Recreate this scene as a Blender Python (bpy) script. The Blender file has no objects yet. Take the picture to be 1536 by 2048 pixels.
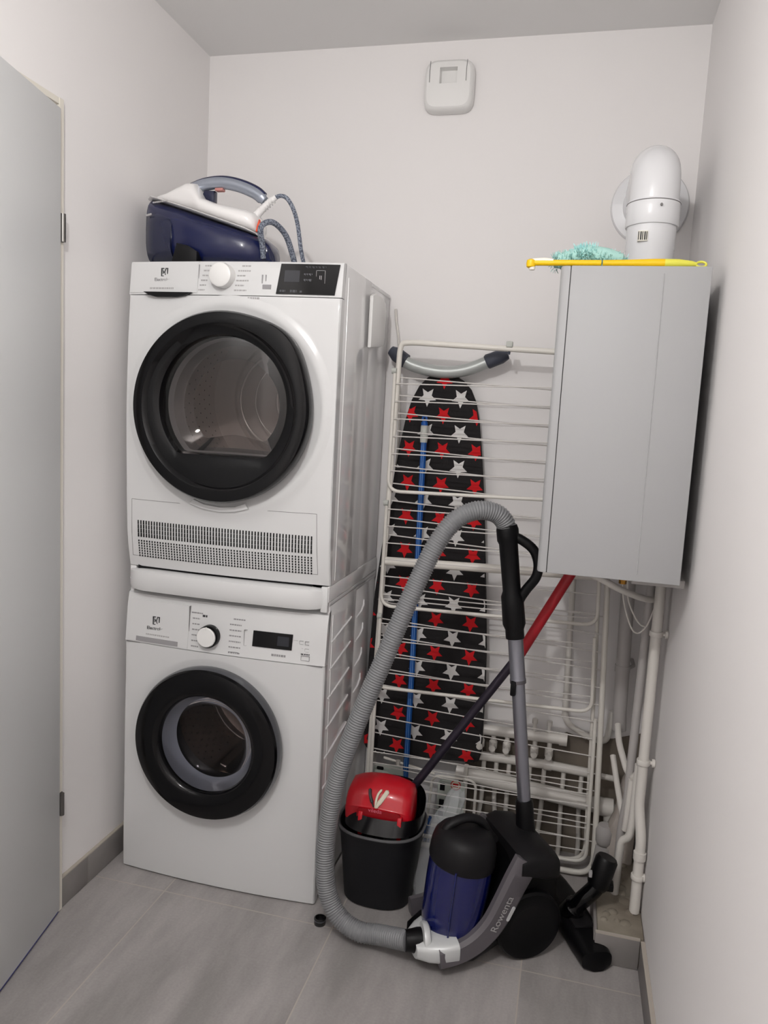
import bpy, bmesh, math, random
from mathutils import Vector, Matrix
random.seed(7)
PI = math.pi
SC = bpy.context.scene
COL = SC.collection

# ------------------------------------------------------------------ camera, light, exposure
CX, CY, CZ = 1.24661, -2.39838, 1.35851
YAW, PITCH, ROLL, FPX = 0.23872, -0.12316, 0.05462, 1520.06
fwd = Vector((-math.sin(YAW)*math.cos(PITCH), math.cos(YAW)*math.cos(PITCH), math.sin(PITCH)))
rgt = Vector((math.cos(YAW), math.sin(YAW), 0)); upv = rgt.cross(fwd)
r2 = rgt*math.cos(ROLL) + upv*math.sin(ROLL); u2 = -rgt*math.sin(ROLL) + upv*math.cos(ROLL)
cd = bpy.data.cameras.new('camera'); cam = bpy.data.objects.new('camera', cd); COL.objects.link(cam)
cam.matrix_world = Matrix(((r2.x, u2.x, -fwd.x, CX), (r2.y, u2.y, -fwd.y, CY), (r2.z, u2.z, -fwd.z, CZ), (0, 0, 0, 1)))
cd.sensor_fit = 'VERTICAL'; cd.sensor_height = 36; cd.lens = FPX/2048*36; cd.clip_start = .02
SC.camera = cam
w = bpy.data.worlds.new('world'); SC.world = w; w.use_nodes = True
w.node_tree.nodes['Background'].inputs[0].default_value = (.8, .8, .8, 1)
w.node_tree.nodes['Background'].inputs[1].default_value = .15
ld = bpy.data.lights.new('ceiling_bulb_light', 'POINT'); ld.energy = 40; ld.color = (1, .985, .972); ld.shadow_soft_size = .035
lo = bpy.data.objects.new('ceiling_bulb_light', ld); COL.objects.link(lo); lo.location = (.82, -2.2, 2.24)
SC.view_settings.view_transform = 'Standard'; SC.view_settings.look = 'None'
SC.view_settings.gamma = 1; SC.view_settings.use_curve_mapping = False
SC.view_settings.exposure = 0.0

# ------------------------------------------------------------------ materials
def lin(c): return tuple(((v/255)/12.92 if v/255 <= .04045 else ((v/255+.055)/1.055)**2.4) for v in c) + (1,)
MATS = {}
def mat(name, rgb, rough=.5, metal=0, coat=0, trans=0, alpha=1, bump=None, noise=None, spec=.5, ior=1.45):
    m = bpy.data.materials.new(name); m.use_nodes = True; nt = m.node_tree; b = nt.nodes['Principled BSDF']
    b.inputs['Base Color'].default_value = lin(rgb); b.inputs['Roughness'].default_value = rough
    b.inputs['Metallic'].default_value = metal; b.inputs['Coat Weight'].default_value = coat
    b.inputs['Coat Roughness'].default_value = .08
    b.inputs['Transmission Weight'].default_value = trans; b.inputs['Alpha'].default_value = alpha
    b.inputs['Specular IOR Level'].default_value = spec; b.inputs['IOR'].default_value = ior
    tc = nt.nodes.new('ShaderNodeTexCoord')
    if noise:                                       # (second colour, scale, contrast)
        n = nt.nodes.new('ShaderNodeTexNoise'); n.inputs['Scale'].default_value = noise[1]; n.inputs['Detail'].default_value = 5
        r = nt.nodes.new('ShaderNodeValToRGB'); r.color_ramp.elements[0].color = lin(rgb); r.color_ramp.elements[1].color = lin(noise[0])
        r.color_ramp.elements[0].position = .5-noise[2]; r.color_ramp.elements[1].position = .5+noise[2]
        nt.links.new(tc.outputs['Object'], n.inputs['Vector']); nt.links.new(n.outputs['Fac'], r.inputs['Fac'])
        nt.links.new(r.outputs['Color'], b.inputs['Base Color'])
    if bump:                                        # (scale, strength)
        n = nt.nodes.new('ShaderNodeTexNoise'); n.inputs['Scale'].default_value = bump[0]; n.inputs['Detail'].default_value = 3
        q = nt.nodes.new('ShaderNodeBump'); q.inputs['Strength'].default_value = bump[1]; q.inputs['Distance'].default_value = .002
        nt.links.new(tc.outputs['Object'], n.inputs['Vector']); nt.links.new(n.outputs['Fac'], q.inputs['Height'])
        nt.links.new(q.outputs['Normal'], b.inputs['Normal'])
    MATS[name] = m; return m

def thin_glass(name, tint, gloss=.12, ior=1.45):
    m = bpy.data.materials.new(name); m.use_nodes = True; nt = m.node_tree; nt.nodes.clear()
    o = nt.nodes.new('ShaderNodeOutputMaterial'); mx = nt.nodes.new('ShaderNodeMixShader')
    t = nt.nodes.new('ShaderNodeBsdfTransparent'); g = nt.nodes.new('ShaderNodeBsdfGlossy'); f = nt.nodes.new('ShaderNodeFresnel')
    a = nt.nodes.new('ShaderNodeMath'); a.operation = 'MAXIMUM'; a.inputs[1].default_value = gloss
    t.inputs[0].default_value = lin(tint); g.inputs[0].default_value = (1, 1, 1, 1); g.inputs['Roughness'].default_value = .03
    f.inputs[0].default_value = ior
    nt.links.new(f.outputs[0], a.inputs[0]); nt.links.new(a.outputs[0], mx.inputs[0])
    nt.links.new(t.outputs[0], mx.inputs[1]); nt.links.new(g.outputs[0], mx.inputs[2]); nt.links.new(mx.outputs[0], o.inputs[0])
    MATS[name] = m; return m

mat('wall_paint', (236, 233, 232), .75, bump=(90, .08))
mat('ceiling_paint', (236, 235, 234), .9)
mat('door_paint', (222, 223, 223), .38, spec=.4)
mat('blue_film', (62, 68, 150), .4)
mat('frame_cream', (224, 219, 208), .6)
mat('hinge_metal', (120, 118, 115), .35, 1)
mat('skirting_tile', (140, 135, 133), .45, noise=((124, 120, 118), 7, .2))
mat('grout', (176, 168, 158), .9)
mat('concrete', (150, 143, 130), .95, bump=(40, .8), noise=((112, 102, 90), 9, .2))
mat('dark_concrete', (98, 90, 82), .95, bump=(30, .8), noise=((140, 130, 118), 6, .25))
mat('plaster', (200, 192, 186), .9, bump=(60, .9), noise=((160, 150, 140), 12, .2))
mat('white_enamel', (214, 214, 214), .16, coat=.4)
mat('side_enamel', (232, 231, 231), .14, coat=.4)
mat('white_plastic', (233, 232, 230), .3)
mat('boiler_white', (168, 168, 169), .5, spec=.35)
mat('pipe_white', (216, 212, 206), .35)
mat('pipe_grey', (176, 172, 170), .45)
mat('flue_white', (228, 228, 230), .22, coat=.3)
mat('seam_grey', (120, 118, 118), .6)
mat('soft_grey', (168, 166, 166), .5)
mat('print_grey', (150, 148, 150), .6)
mat('print_dark', (52, 52, 54), .6)
mat('gloss_black', (7, 7, 9), .14, coat=.12, spec=.3)
mat('satin_black', (16, 16, 18), .4, spec=.3)
mat('screen_black', (6, 6, 8), .1, spec=.35)
mat('screen_grey', (40, 42, 48), .2)
mat('rubber_grey', (66, 67, 72), .3, coat=.3)
mat('steel', (190, 186, 180), .22, 1)
mat('drum_steel', (206, 196, 186), .25, 1, bump=(50, .1))
mat('dryer_drum', (225, 216, 210), .35, .2, bump=(50, .2))
mat('ring_pale', (240, 234, 228), .25, .3)
mat('brass', (150, 110, 50), .35, 1)
mat('navy', (15, 23, 66), .25, coat=.4)
mat('navy_dark', (22, 28, 58), .2, coat=.3)
mat('iron_white', (236, 234, 233), .25, coat=.3)
mat('iron_silver', (160, 166, 178), .25, .6)
mat('orange', (232, 84, 50), .4)
mat('pale_red', (190, 130, 124), .5)
mat('cord_grey', (80, 86, 100), .8, noise=((140, 146, 158), 260, .04))
mat('rack_white', (226, 222, 214), .4)
mat('wire_white', (214, 210, 206), .5)
mat('cover_black', (33, 31, 32), .95, bump=(400, .2))
mat('star_red', (206, 22, 30), .9)
mat('star_white', (222, 220, 218), .9)
mat('tube_grey', (176, 180, 178), .35, .3)
mat('cap_dark', (62, 66, 78), .5)
mat('rest_pale', (186, 192, 184), .6)
mat('blue_plastic', (22, 82, 158), .4)
mat('line_pale', (120, 165, 215), .5)
mat('sleeve', (190, 192, 186), .6)
mat('bucket', (26, 26, 29), .5, spec=.3)
mat('bucket_gloss', (14, 13, 15), .2, spec=.4)
mat('rim_grey', (84, 84, 86), .5)
mat('red_plastic', (196, 16, 34), .3, coat=.3)
mat('red_dark', (150, 8, 22), .4)
mat('pink_print', (226, 110, 130), .5)
mat('cream', (232, 226, 206), .5)
mat('mop_red', (176, 22, 36), .35)
mat('mop_dark', (44, 38, 50), .35, .3)
mat('hose_grey', (128, 129, 131), .36)
mat('wand_silver', (150, 151, 160), .28, .85)
mat('vac_black', (9, 9, 11), .4, spec=.25)
mat('vac_soft', (20, 19, 21), .5, spec=.3)
mat('vac_grey', (92, 88, 92), .45)
mat('vac_silver', (200, 202, 202), .35, .15)
mat('vac_blue', (8, 18, 84), .12, coat=.8)
mat('ring_blue', (170, 196, 226), .25, .6)
mat('yellow', (240, 196, 8), .4)
mat('lime', (226, 222, 84), .4)
mat('turquoise', (176, 236, 236), .95, noise=((214, 244, 242), 14, .15))
mat('sea_green', (172, 214, 206), .95)
mat('lemon_white', (236, 232, 220), .5)
thin_glass('dryer_glass', (215, 211, 210), .05)
thin_glass('washer_glass', (222, 220, 222), .015, 1.22)
mat('bowl_grey', (158, 163, 174), .15, coat=.6)
mat('cap_black', (20, 20, 21), .25, coat=.4)
def bag_mat():
    m = mat('bag_film', (205, 208, 212), .3, alpha=.26); return m
bag_mat()

def floor_mat():
    m = bpy.data.materials.new('floor_tiles'); m.use_nodes = True; nt = m.node_tree; b = nt.nodes['Principled BSDF']
    L = nt.links; N = nt.nodes
    tc = N.new('ShaderNodeTexCoord'); sx = N.new('ShaderNodeSeparateXYZ'); L.new(tc.outputs['Object'], sx.inputs[0])
    def math_(op, a, c=None, d=None):
        n = N.new('ShaderNodeMath'); n.operation = op
        for i, v in enumerate((a, c, d)):
            if v is None: continue
            if isinstance(v, (int, float)): n.inputs[i].default_value = v
            else: L.new(v, n.inputs[i])
        return n.outputs[0]
    def line(coord, off, period, half):
        f = math_('FRACT', math_('DIVIDE', math_('SUBTRACT', coord, off - 20*period), period))
        d = math_('MULTIPLY', math_('MINIMUM', f, math_('SUBTRACT', 1, f)), period)
        return math_('LESS_THAN', d, half)
    gx = line(sx.outputs[0], .2301, .4978, .0017); gy = line(sx.outputs[1], -.5926, .996, .0017)
    g = math_('MAXIMUM', gx, gy)
    ix = math_('FLOOR', math_('DIVIDE', math_('SUBTRACT', sx.outputs[0], .2301), .4978))
    mp = N.new('ShaderNodeMapping'); mp.inputs['Rotation'].default_value = (0, 0, .35); mp.inputs['Scale'].default_value = (7, 1.8, 1)
    cb = N.new('ShaderNodeCombineXYZ'); L.new(math_('MULTIPLY', ix, 3.7), cb.inputs[1]); 
    va = N.new('ShaderNodeVectorMath'); L.new(tc.outputs['Object'], va.inputs[0]); L.new(cb.outputs[0], va.inputs[1])
    L.new(va.outputs[0], mp.inputs[0])
    n1 = N.new('ShaderNodeTexNoise'); n1.inputs['Scale'].default_value = 1.2; n1.inputs['Detail'].default_value = 6; n1.inputs['Roughness'].default_value = .6
    L.new(mp.outputs[0], n1.inputs['Vector'])
    cr = N.new('ShaderNodeValToRGB'); cr.color_ramp.elements[0].position = .35; cr.color_ramp.elements[1].position = .65
    cr.color_ramp.elements[0].color = lin((142, 138, 136)); cr.color_ramp.elements[1].color = lin((170, 165, 163))
    L.new(n1.outputs['Fac'], cr.inputs[0])
    n2 = N.new('ShaderNodeTexNoise'); n2.inputs['Scale'].default_value = 160; n2.inputs['Detail'].default_value = 2; L.new(tc.outputs['Object'], n2.inputs['Vector'])
    m2 = N.new('ShaderNodeMix'); m2.data_type = 'RGBA'; m2.blend_type = 'OVERLAY'; m2.inputs[0].default_value = .12
    L.new(cr.outputs[0], m2.inputs[6]); L.new(n2.outputs['Fac'], m2.inputs[7])
    mx = N.new('ShaderNodeMix'); mx.data_type = 'RGBA'; L.new(g, mx.inputs[0]); L.new(m2.outputs[2], mx.inputs[6]); mx.inputs[7].default_value = lin((178, 170, 162))
    L.new(mx.outputs[2], b.inputs['Base Color']); b.inputs['Roughness'].default_value = .42
    MATS['floor_tiles'] = m
floor_mat()

# ------------------------------------------------------------------ geometry helpers
class MB:
    def __init__(s, M=None): s.v = []; s.f = []; s.fm = []; s.mats = []; s.M = M or Matrix()
    def mi(s, m):
        if m not in s.mats: s.mats.append(m)
        return s.mats.index(m)
    def add(s, vs, fs, m):
        o = len(s.v); k = s.mi(m); s.v += [s.M @ Vector(v) for v in vs]
        for f in fs: s.f.append([i+o for i in f]); s.fm.append(k)
        return s
    def _bm(s, bm, m):
        bm.verts.index_update(); vs = [v.co.copy() for v in bm.verts]; fs = [[v.index for v in f.verts] for f in bm.faces]
        bm.free(); return s.add(vs, fs, m)
    def box(s, x0, x1, y0, y1, z0, z1, m, bev=0, seg=2):
        bm = bmesh.new(); bmesh.ops.create_cube(bm, size=1)
        for v in bm.verts: v.co = Vector(((x0+x1)/2+v.co.x*(x1-x0), (y0+y1)/2+v.co.y*(y1-y0), (z0+z1)/2+v.co.z*(z1-z0)))
        if bev: bmesh.ops.bevel(bm, geom=list(bm.edges), offset=bev, segments=seg, profile=.5, affect='EDGES')
        return s._bm(bm, m)
    def prism(s, poly, a0, a1, m, axis='y', bev=0, seg=2):
        """poly: 2-D outline; axis y -> (x,z) outline, x -> (y,z), z -> (x,y)"""
        def P(p, a): return {'y': (p[0], a, p[1]), 'x': (a, p[0], p[1]), 'z': (p[0], p[1], a)}[axis]
        bm = bmesh.new(); A = [bm.verts.new(P(p, a0)) for p in poly]; B = [bm.verts.new(P(p, a1)) for p in poly]
        n = len(poly); bm.faces.new(A); bm.faces.new(B[::-1])
        for i in range(n): bm.faces.new((A[i], A[(i+1) % n], B[(i+1) % n], B[i]))
        bmesh.ops.recalc_face_normals(bm, faces=bm.faces)
        if bev:
            es = [e for e in bm.edges if abs(sum(1 for v in e.verts if v in A)-1) == 1]
            bmesh.ops.bevel(bm, geom=es, offset=bev, segments=seg, profile=.5, affect='EDGES')
        return s._bm(bm, m)
    def loft(s, rings, m, cap0=True, cap1=True, close=True):
        n = len(rings[0]); vs = [p for r in rings for p in r]; fs = []
        for k in range(len(rings)-1):
            for i in range(n if close else n-1):
                j = (i+1) % n; fs.append([k*n+i, k*n+j, (k+1)*n+j, (k+1)*n+i])
        if cap0: fs.append(list(range(n))[::-1])
        if cap1: fs.append([(len(rings)-1)*n+i for i in range(n)])
        return s.add(vs, fs, m)
    def tube(s, pts, r, m, n=10, closed=False, cap=True, sy=1):
        pts = [Vector(p) for p in pts]; N = len(pts); R = r if isinstance(r, (list, tuple)) else [r]*N
        T = []
        for i in range(N):
            a = pts[(i-1) % N] if (closed or i > 0) else pts[0]; b = pts[(i+1) % N] if (closed or i < N-1) else pts[-1]
            T.append((b-a).normalized())
        ref = Vector((0, 0, 1)) if abs(T[0].z) < .9 else Vector((0, 1, 0))
        nrm = (ref - T[0]*ref.dot(T[0])).normalized(); rings = []
        for i in range(N):
            nrm = (nrm - T[i]*nrm.dot(T[i])).normalized(); bi = T[i].cross(nrm)
            rings.append([pts[i] + (nrm*math.cos(2*PI*k/n) + bi*math.sin(2*PI*k/n)*sy)*R[i] for k in range(n)])
        if closed: rings.append(rings[0]); return s.loft(rings, m, False, False)
        return s.loft(rings, m, cap, cap)
    def lathe(s, prof, c, m, axis='z', n=32, cap0=True, cap1=True):
        rings = []
        for r, h in prof:
            R = []
            for k in range(n):
                a = 2*PI*k/n; x, y = r*math.cos(a), r*math.sin(a)
                R.append({'z': (c[0]+x, c[1]+y, c[2]+h), 'y': (c[0]+x, c[1]+h, c[2]+y), 'x': (c[0]+h, c[1]+x, c[2]+y)}[axis])
            rings.append(R)
        return s.loft(rings, m, cap0, cap1)
    def build(s, name, parent=None, angle=38, world=True):
        me = bpy.data.meshes.new(name); W = Matrix()
        if parent is not None and world: W = wm(parent).inverted()
        me.from_pydata([W @ v for v in s.v], [], s.f)
        for m in s.mats: me.materials.append(MATS[m])
        me.polygons.foreach_set('material_index', s.fm)
        bm = bmesh.new(); bm.from_mesh(me); bmesh.ops.recalc_face_normals(bm, faces=bm.faces); bm.to_mesh(me); bm.free()
        me.polygons.foreach_set('use_smooth', [True]*len(me.polygons)); me.set_sharp_from_angle(angle=math.radians(angle)); me.update()
        o = bpy.data.objects.new(name, me); COL.objects.link(o)
        if parent is not None: o.parent = parent
        return o

def wm(o):
    M = o.matrix_basis.copy()
    while o.parent: o = o.parent; M = o.matrix_basis @ M
    return M
def thing(name, label, cat, loc, rotz=0, group=None):
    o = bpy.data.objects.new(name, None); COL.objects.link(o); o.location = loc; o.rotation_euler = (0, 0, rotz)
    o.empty_display_size = .05; o['label'] = label; o['category'] = cat
    if group: o['group'] = group
    return o
def tag(o, label, cat, group=None):
    o['label'] = label; o['category'] = cat
    if group: o['group'] = group
    return o
def struct(o): o['kind'] = 'structure'; return o
def catmull(P, k=8):
    P = [Vector(p) for p in P]; Q = [P[0]*2-P[1]] + P + [P[-1]*2-P[-2]]; out = []
    for i in range(1, len(Q)-2):
        a, b, c, d = Q[i-1:i+3]
        for j in range(k):
            t = j/k; out.append(.5*((2*b)+(c-a)*t+(2*a-5*b+4*c-d)*t*t+(3*b-a-3*c+d)*t**3))
    out.append(P[-1]); return out
def rounded(P, r, closed=False, k=6):
    P = [Vector(p) for p in P]; N = len(P); out = []
    for i in range(N):
        if not closed and i in (0, N-1): out.append(P[i]); continue
        a, b, c = P[(i-1) % N], P[i], P[(i+1) % N]; u = (a-b); v = (c-b); q = min(r, u.length*.49, v.length*.49)
        s_, e = b+u.normalized()*q, b+v.normalized()*q
        for j in range(k+1):
            t = j/k; out.append(s_*(1-t)**2 + b*2*t*(1-t) + e*t*t)
    return out
def superell(c, u, v, a, b, n=2.5, k=32):
    c, u, v = Vector(c), Vector(u), Vector(v); R = []
    for i in range(k):
        t = 2*PI*i/k; ct, st = math.cos(t), math.sin(t)
        R.append(c + u*(a*math.copysign(abs(ct)**(2/n), ct)) + v*(b*math.copysign(abs(st)**(2/n), st)))
    return R
def rrect(x0, x1, z0, z1, r, k=5):
    out = []
    for cx, cz, a0 in ((x1-r, z1-r, 0), (x0+r, z1-r, PI/2), (x0+r, z0+r, PI), (x1-r, z0+r, 1.5*PI)):
        for i in range(k+1):
            a = a0 + PI/2*i/k; out.append((cx+r*math.cos(a), cz+r*math.sin(a)))
    return out
def lettering(txt, size, M, m, name, parent, ext=.0003, spacing=1.0):
    cu = bpy.data.curves.new(name, 'FONT'); cu.body = txt; cu.size = size; cu.extrude = ext; cu.align_x = 'CENTER'; cu.space_character = spacing
    t = bpy.data.objects.new('lettering_source', cu); COL.objects.link(t); bpy.context.view_layer.update()
    me = bpy.data.meshes.new_from_object(t.evaluated_get(bpy.context.evaluated_depsgraph_get()))
    bpy.data.objects.remove(t); bpy.data.curves.remove(cu)
    me.name = name; me.transform(wm(parent).inverted() @ M if parent else M); me.materials.clear(); me.materials.append(MATS[m])
    o = bpy.data.objects.new(name, me); COL.objects.link(o); o.parent = parent; return o
FRONT = Matrix.Rotation(PI/2, 4, 'X')                # text facing -y

# ------------------------------------------------------------------ room
W, H, YB = 1.524, 2.49, -3.5
struct(MB().box(-.1, W+.1, YB-.1, .1, -.08, 0, 'floor_tiles').build('floor'))
struct(MB().box(-.1, W+.1, YB-.1, .1, H, H+.08, 'ceiling_paint').build('ceiling'))
struct(MB().box(-.1, W+.1, 0, .1, 0, H, 'wall_paint').build('wall_back'))
struct(MB().box(-.1, 0, YB, 0, 0, H, 'wall_paint').build('wall_left'))
struct(MB().box(W, W+.1, YB, 0, 0, H, 'wall_paint').build('wall_right'))
struct(MB().box(-.1, W+.1, YB-.1, YB, 0, H, 'wall_paint').build('wall_near'))
b = MB()
ys = [-.74, -.63, -.51]
for a, c in ((-.745, -.632), (-.63, -.012)): b.box(.0005, .0105, a, c, .001, .083, 'skirting_tile', .001)
b.box(.0003, .009, -.632, -.63, .001, .083, 'grout'); b.box(.0003, .0100, -.745, -.012, .083, .0865, 'grout')
struct(b.build('baseboard_left'))
b = MB(); b.box(W-.0105, W-.0005, YB+.01, -.505, .001, .08, 'skirting_tile', .001); b.box(W-.0108, W-.0003, YB+.01, -.505, .08, .0835, 'grout')
struct(b.build('baseboard_right'))
# door, ajar against the left wall
DA = math.radians(11.3)
dr = bpy.data.objects.new('door_1', None); COL.objects.link(dr); dr.location = (.0185, -.764, 0); dr.rotation_euler = (0, 0, DA); struct(dr)
b = MB(); b.box(-.0155, 0, -.83, 0, .010, 2.036, 'door_paint', .0015); b.build('door_leaf', dr, world=False)
b = MB(); b.box(-.013, -.0015, -.828, -.005, .005, .0101, 'blue_film'); b.build('bottom_film', dr, world=False)
b = MB(); b.box(.0001, .012, -.760, -.746, 0, 2.062, 'frame_cream'); b.box(.0001, .010, -1.65, -.7605, 2.048, 2.062, 'frame_cream')
b.box(.0001, .012, -1.65, -1.632, 0, 2.044, 'frame_cream', .002); b.build('door_frame', dr)
for z0, z1 in ((1.735, 1.80), (.275, .335)):
    b = MB(); b.lathe([(.0068, 0), (.0068, z1-z0)], (.0185, -.757, z0), 'hinge_metal', n=12); b.box(.012, .0135, -.759, -.747, z0, z1, 'hinge_metal'); b.build('hinge', dr)
# raised kerb under the pipes and unfinished wall
kb = bpy.data.objects.new('trim_1', None); COL.objects.link(kb); kb.location = (1.46, -.25, 0); struct(kb)
b = MB(); b.box(1.408, W-.001, -.495, -.001, 0, .083, 'concrete', .004)
for i in range(26):
    x, y = random.uniform(1.42, 1.51), random.uniform(-.47, -.04); r = random.uniform(.008, .02)
    b.lathe([(r, 0), (r*.8, .004), (r*.3, .007)], (x, y, .082), 'concrete', n=7)
b.build('concrete_top', kb)
b = MB(); b.box(1.403, W-.0115, -.503, -.4955, .001, .08, 'skirting_tile', .001); b.box(1.403, W-.0115, -.503, -.495, .08, .084, 'grout'); b.build('front_tile', kb)
b = MB(); b.box(1.400, 1.4075, -.495, -.24, .001, .08, 'skirting_tile', .001); b.build('side_tile', kb)
poly = [(.95, .0), (W-.001, .0), (W-.001, .43), (1.44, .40), (1.36, .385), (1.3, .40), (1.22, .36), (1.1, .372), (1.02, .34), (.97, .2)]
struct(MB().prism(poly, -.004, -.0005, 'dark_concrete').build('trim_2'))
b = MB(); b.prism([(1.43, .03), (1.515, .03), (1.518, .30), (1.495, .38), (1.47, .33), (1.455, .22), (1.435, .17), (1.44, .1)], -.16, -.10, 'plaster', bev=.01)
b.build('rough_plaster', kb)

# ------------------------------------------------------------------ laundry machines
MX0, MX1 = .05, .65
def crown(x): u = (x-.35)/.3; return .014*(1-u*u)
def interp(tab, z):
    if z <= tab[0][0]: return tab[0][1]
    for (a, p), (c, q) in zip(tab, tab[1:]):
        if z <= c: t = (z-a)/(c-a); return p+(q-p)*t
    return tab[-1][1]
def front_panel(z0, z1, yf, cx, cz, rh, rings, name, parent, m='white_enamel'):
    """front sheet with a round hole; yf(x,z) surface; rings = [(radius, bump)]"""
    n = 96; b = MB(); R = []
    def edge(a):
        dx, dz = math.cos(a), math.sin(a); t = 9
        if dx > 1e-6: t = min(t, (MX1-cx)/dx)
        if dx < -1e-6: t = min(t, (MX0-cx)/dx)
        if dz > 1e-6: t = min(t, (z1-cz)/dz)
        if dz < -1e-6: t = min(t, (z0-cz)/dz)
        return t
    angs = sorted(set([2*PI*k/n for k in range(n)] + [math.atan2(z-cz, x-cx) % (2*PI) for x in (MX0, MX1) for z in (z0, z1)]))
    R.append([(cx+rh*math.cos(a), -.49, cz+rh*math.sin(a)) for a in angs])
    for r, bump in rings:
        R.append([(cx+r*math.cos(a), yf(cx+r*math.cos(a), cz+r*math.sin(a))-bump, cz+r*math.sin(a)) for a in angs])
    r0 = rings[-1][0]
    for t in (.12, .3, .5, .7, .85, .95, 1):
        ring = []
        for a in angs:
            rr = max(r0, edge(a)*.999) if edge(a) < r0 else r0+(edge(a)-r0)*t
            rr = min(rr, edge(a)); x, z = cx+rr*math.cos(a), cz+rr*math.sin(a); ring.append((x, yf(x, z), z))
        R.append(ring)
    R.append([(p[0], p[1]+.004, p[2]) for p in R[-1]]); R[-2] = [(MX0+.003+(p[0]-MX0)*(1-.006/.6), p[1], p[2]) for p in R[-2]]
    R.append([(p[0], -.495, p[2]) for p in R[-1]])
    b.loft(R, m, False, False); return b.build(name, parent, 30)
def shell(z0, z1, name, parent, hole=None):
    b = MB(); t = .012
    b.box(MX0, MX0+t, -.497, -.012, z0, z1, 'side_enamel', .003); b.box(MX1-t, MX1, -.497, -.24, z0, z1, 'side_enamel', .003)
    b.box(MX1-t-.004, MX1-.003, -.236, -.012, z0, z1, 'side_enamel', .003)
    b.box(MX1-.006, MX1+.0018, -.470, -.466, z0+.01, z1-.03, 'side_enamel', .001)
    b.box(MX0, MX1-.001, -.497, -.012, z1-t, z1, 'white_enamel', .003); b.box(MX0, MX1-.004, -.497, -.012, z0, z0+t, 'white_enamel')
    b.box(MX0+.004, MX1-.006, -.024, -.012, z0, z1, 'soft_grey')
    return b.build(name, parent)
def marks(b, x, z, w_, h, y, m, seed=None):
    """a line of tiny print as short dashes"""
    k = x
    while k < x+w_:
        l = random.uniform(.003, .008); b.box(k, min(k+l, x+w_), y(k, z)-.0006, y(k, z)+.002, z-h/2, z+h/2, m); k += l+.0018
def logo(parent, cx, cz, s, y, m='print_dark'):
    b = MB(); yy = y(cx, cz)
    w_, h = s*.5, s*.5
    def p(poly): b.prism([(cx+a*s, cz+c*s) for a, c in poly], yy-.001, yy+.002, m)
    p([(-.42, .45), (-.08, .45), (-.08, .36), (-.30, .36), (-.30, -.36), (-.08, -.36), (-.08, -.45), (-.42, -.45)])
    p([(.42, .45), (.10, .45), (.10, .36), (.30, .36), (.30, -.36), (.10, -.36), (.10, -.45), (.42, -.45)])
    p([(.17, .45), (.02, .2), (-.03, .0), (.02, -.2), (.17, -.45), (.17, -.28), (.10, -.14), (.08, 0), (.10, .14), (.17, .28)])
    p([(-.03, 0.0), (-.20, .24), (-.20, -.24)])
    b.build('emblem', parent)

# ---- washing machine
wa = thing('washing_machine', 'white front-loading washing machine with black round door, standing on the tiled floor under the dryer', 'washing machine', (.35, -.26, 0))
WZ = [(0, -.520), (.05, -.522), (.4, -.521), (.66, -.520), (.69, -.521), (.70, -.519), (.80, -.510), (.83, -.502)]
def wy(x, z): return interp(WZ, z) - crown(x)
shell(.012, .85, 'body', wa)
front_panel(.005, .688, wy, .330, .438, .165, [(.165, -.003), (.205, -.004), (.222, -.003), (.232, 0)], 'front_panel', wa)
b = MB()      # control fascia
xs = [MX0+.6*i/24 for i in range(25)]; zs = [.690, .70, .73, .76, .79, .812, .826, .832]
rows = [[(x, wy(x, z) + (.0 if z < .83 else .01), z) for x in xs] for z in zs]
rows = [[(x, -.495, .690) for x in xs]] + rows + [[(x, -.485, .836) for x in xs]]
b.loft(rows, 'white_enamel', False, False, close=False)
for s_, X in ((0, MX0), (1, MX1)):
    b.add([(X, -.485, .836), (X, -.495, .69)] + [(X, wy(X, z), z) for z in zs], [list(range(10))], 'white_enamel')
b.build('control_panel', wa, 30)
b = MB(); b.box(MX0+.006, MX1-.006, -.525, -.50, .6875, .6902, 'seam_grey'); 
cp = b.build('seam_line', wa)
# detergent drawer with grip recess
b = MB(); y0 = wy(.15, .75)
dpoly = [(.052, .693), (.250, .697), (.256, .815), (.056, .822)]
vs = [(x, wy(x, z)-.0022, z) for x, z in dpoly] + [(x, wy(x, z)+.01, z) for x, z in dpoly]
def patch(b, x0, x1, z0, z1, yf, off, m, nx=8, nz=4, sk=0):
    """curved raised patch following the fascia"""
    g = []
    for j in range(nz+1):
        z = z0+(z1-z0)*j/nz
        g.append([(x0+(x1-x0)*i/nx+sk*(z-z0), yf(x0+(x1-x0)*i/nx, z)-off, z) for i in range(nx+1)])
    n = nx+1; v = [p for r in g for p in r]; f = [[j*n+i, j*n+i+1, (j+1)*n+i+1, (j+1)*n+i] for j in range(nz) for i in range(nx)]
    b.add(v, f, m)
    rim = g[0] + [r[-1] for r in g[1:]] + g[-1][::-1][1:] + [r[0] for r in g[::-1][1:-1]]
    k = len(rim); b.add(rim + [(p[0], p[1]+off+.003, p[2]) for p in rim], [[i, (i+1) % k, k+(i+1) % k, k+i] for i in range(k)], m)
patch(b, .054, .2515, .693, .812, wy, .0016, 'white_enamel')
dw = b.build('detergent_drawer', wa, 30)
b = MB(); b.box(.2524, .2538, wy(.253, .75)-.0008, -.50, .692, .812, 'seam_grey'); b.build('drawer_gap', wa)
b = MB(); patch(b, .087, .221, .695, .7075, wy, .0035, 'print_grey'); b.build('drawer_grip', dw)
logo(wa, .149, .7575, .026, lambda x, z: wy(x, z)-.0016)
lettering('Electrolux', .0135, Matrix.Translation((.149, wy(.149, .733)-.0022, .7315)) @ FRONT, 'print_dark', 'lettering', wa)
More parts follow.
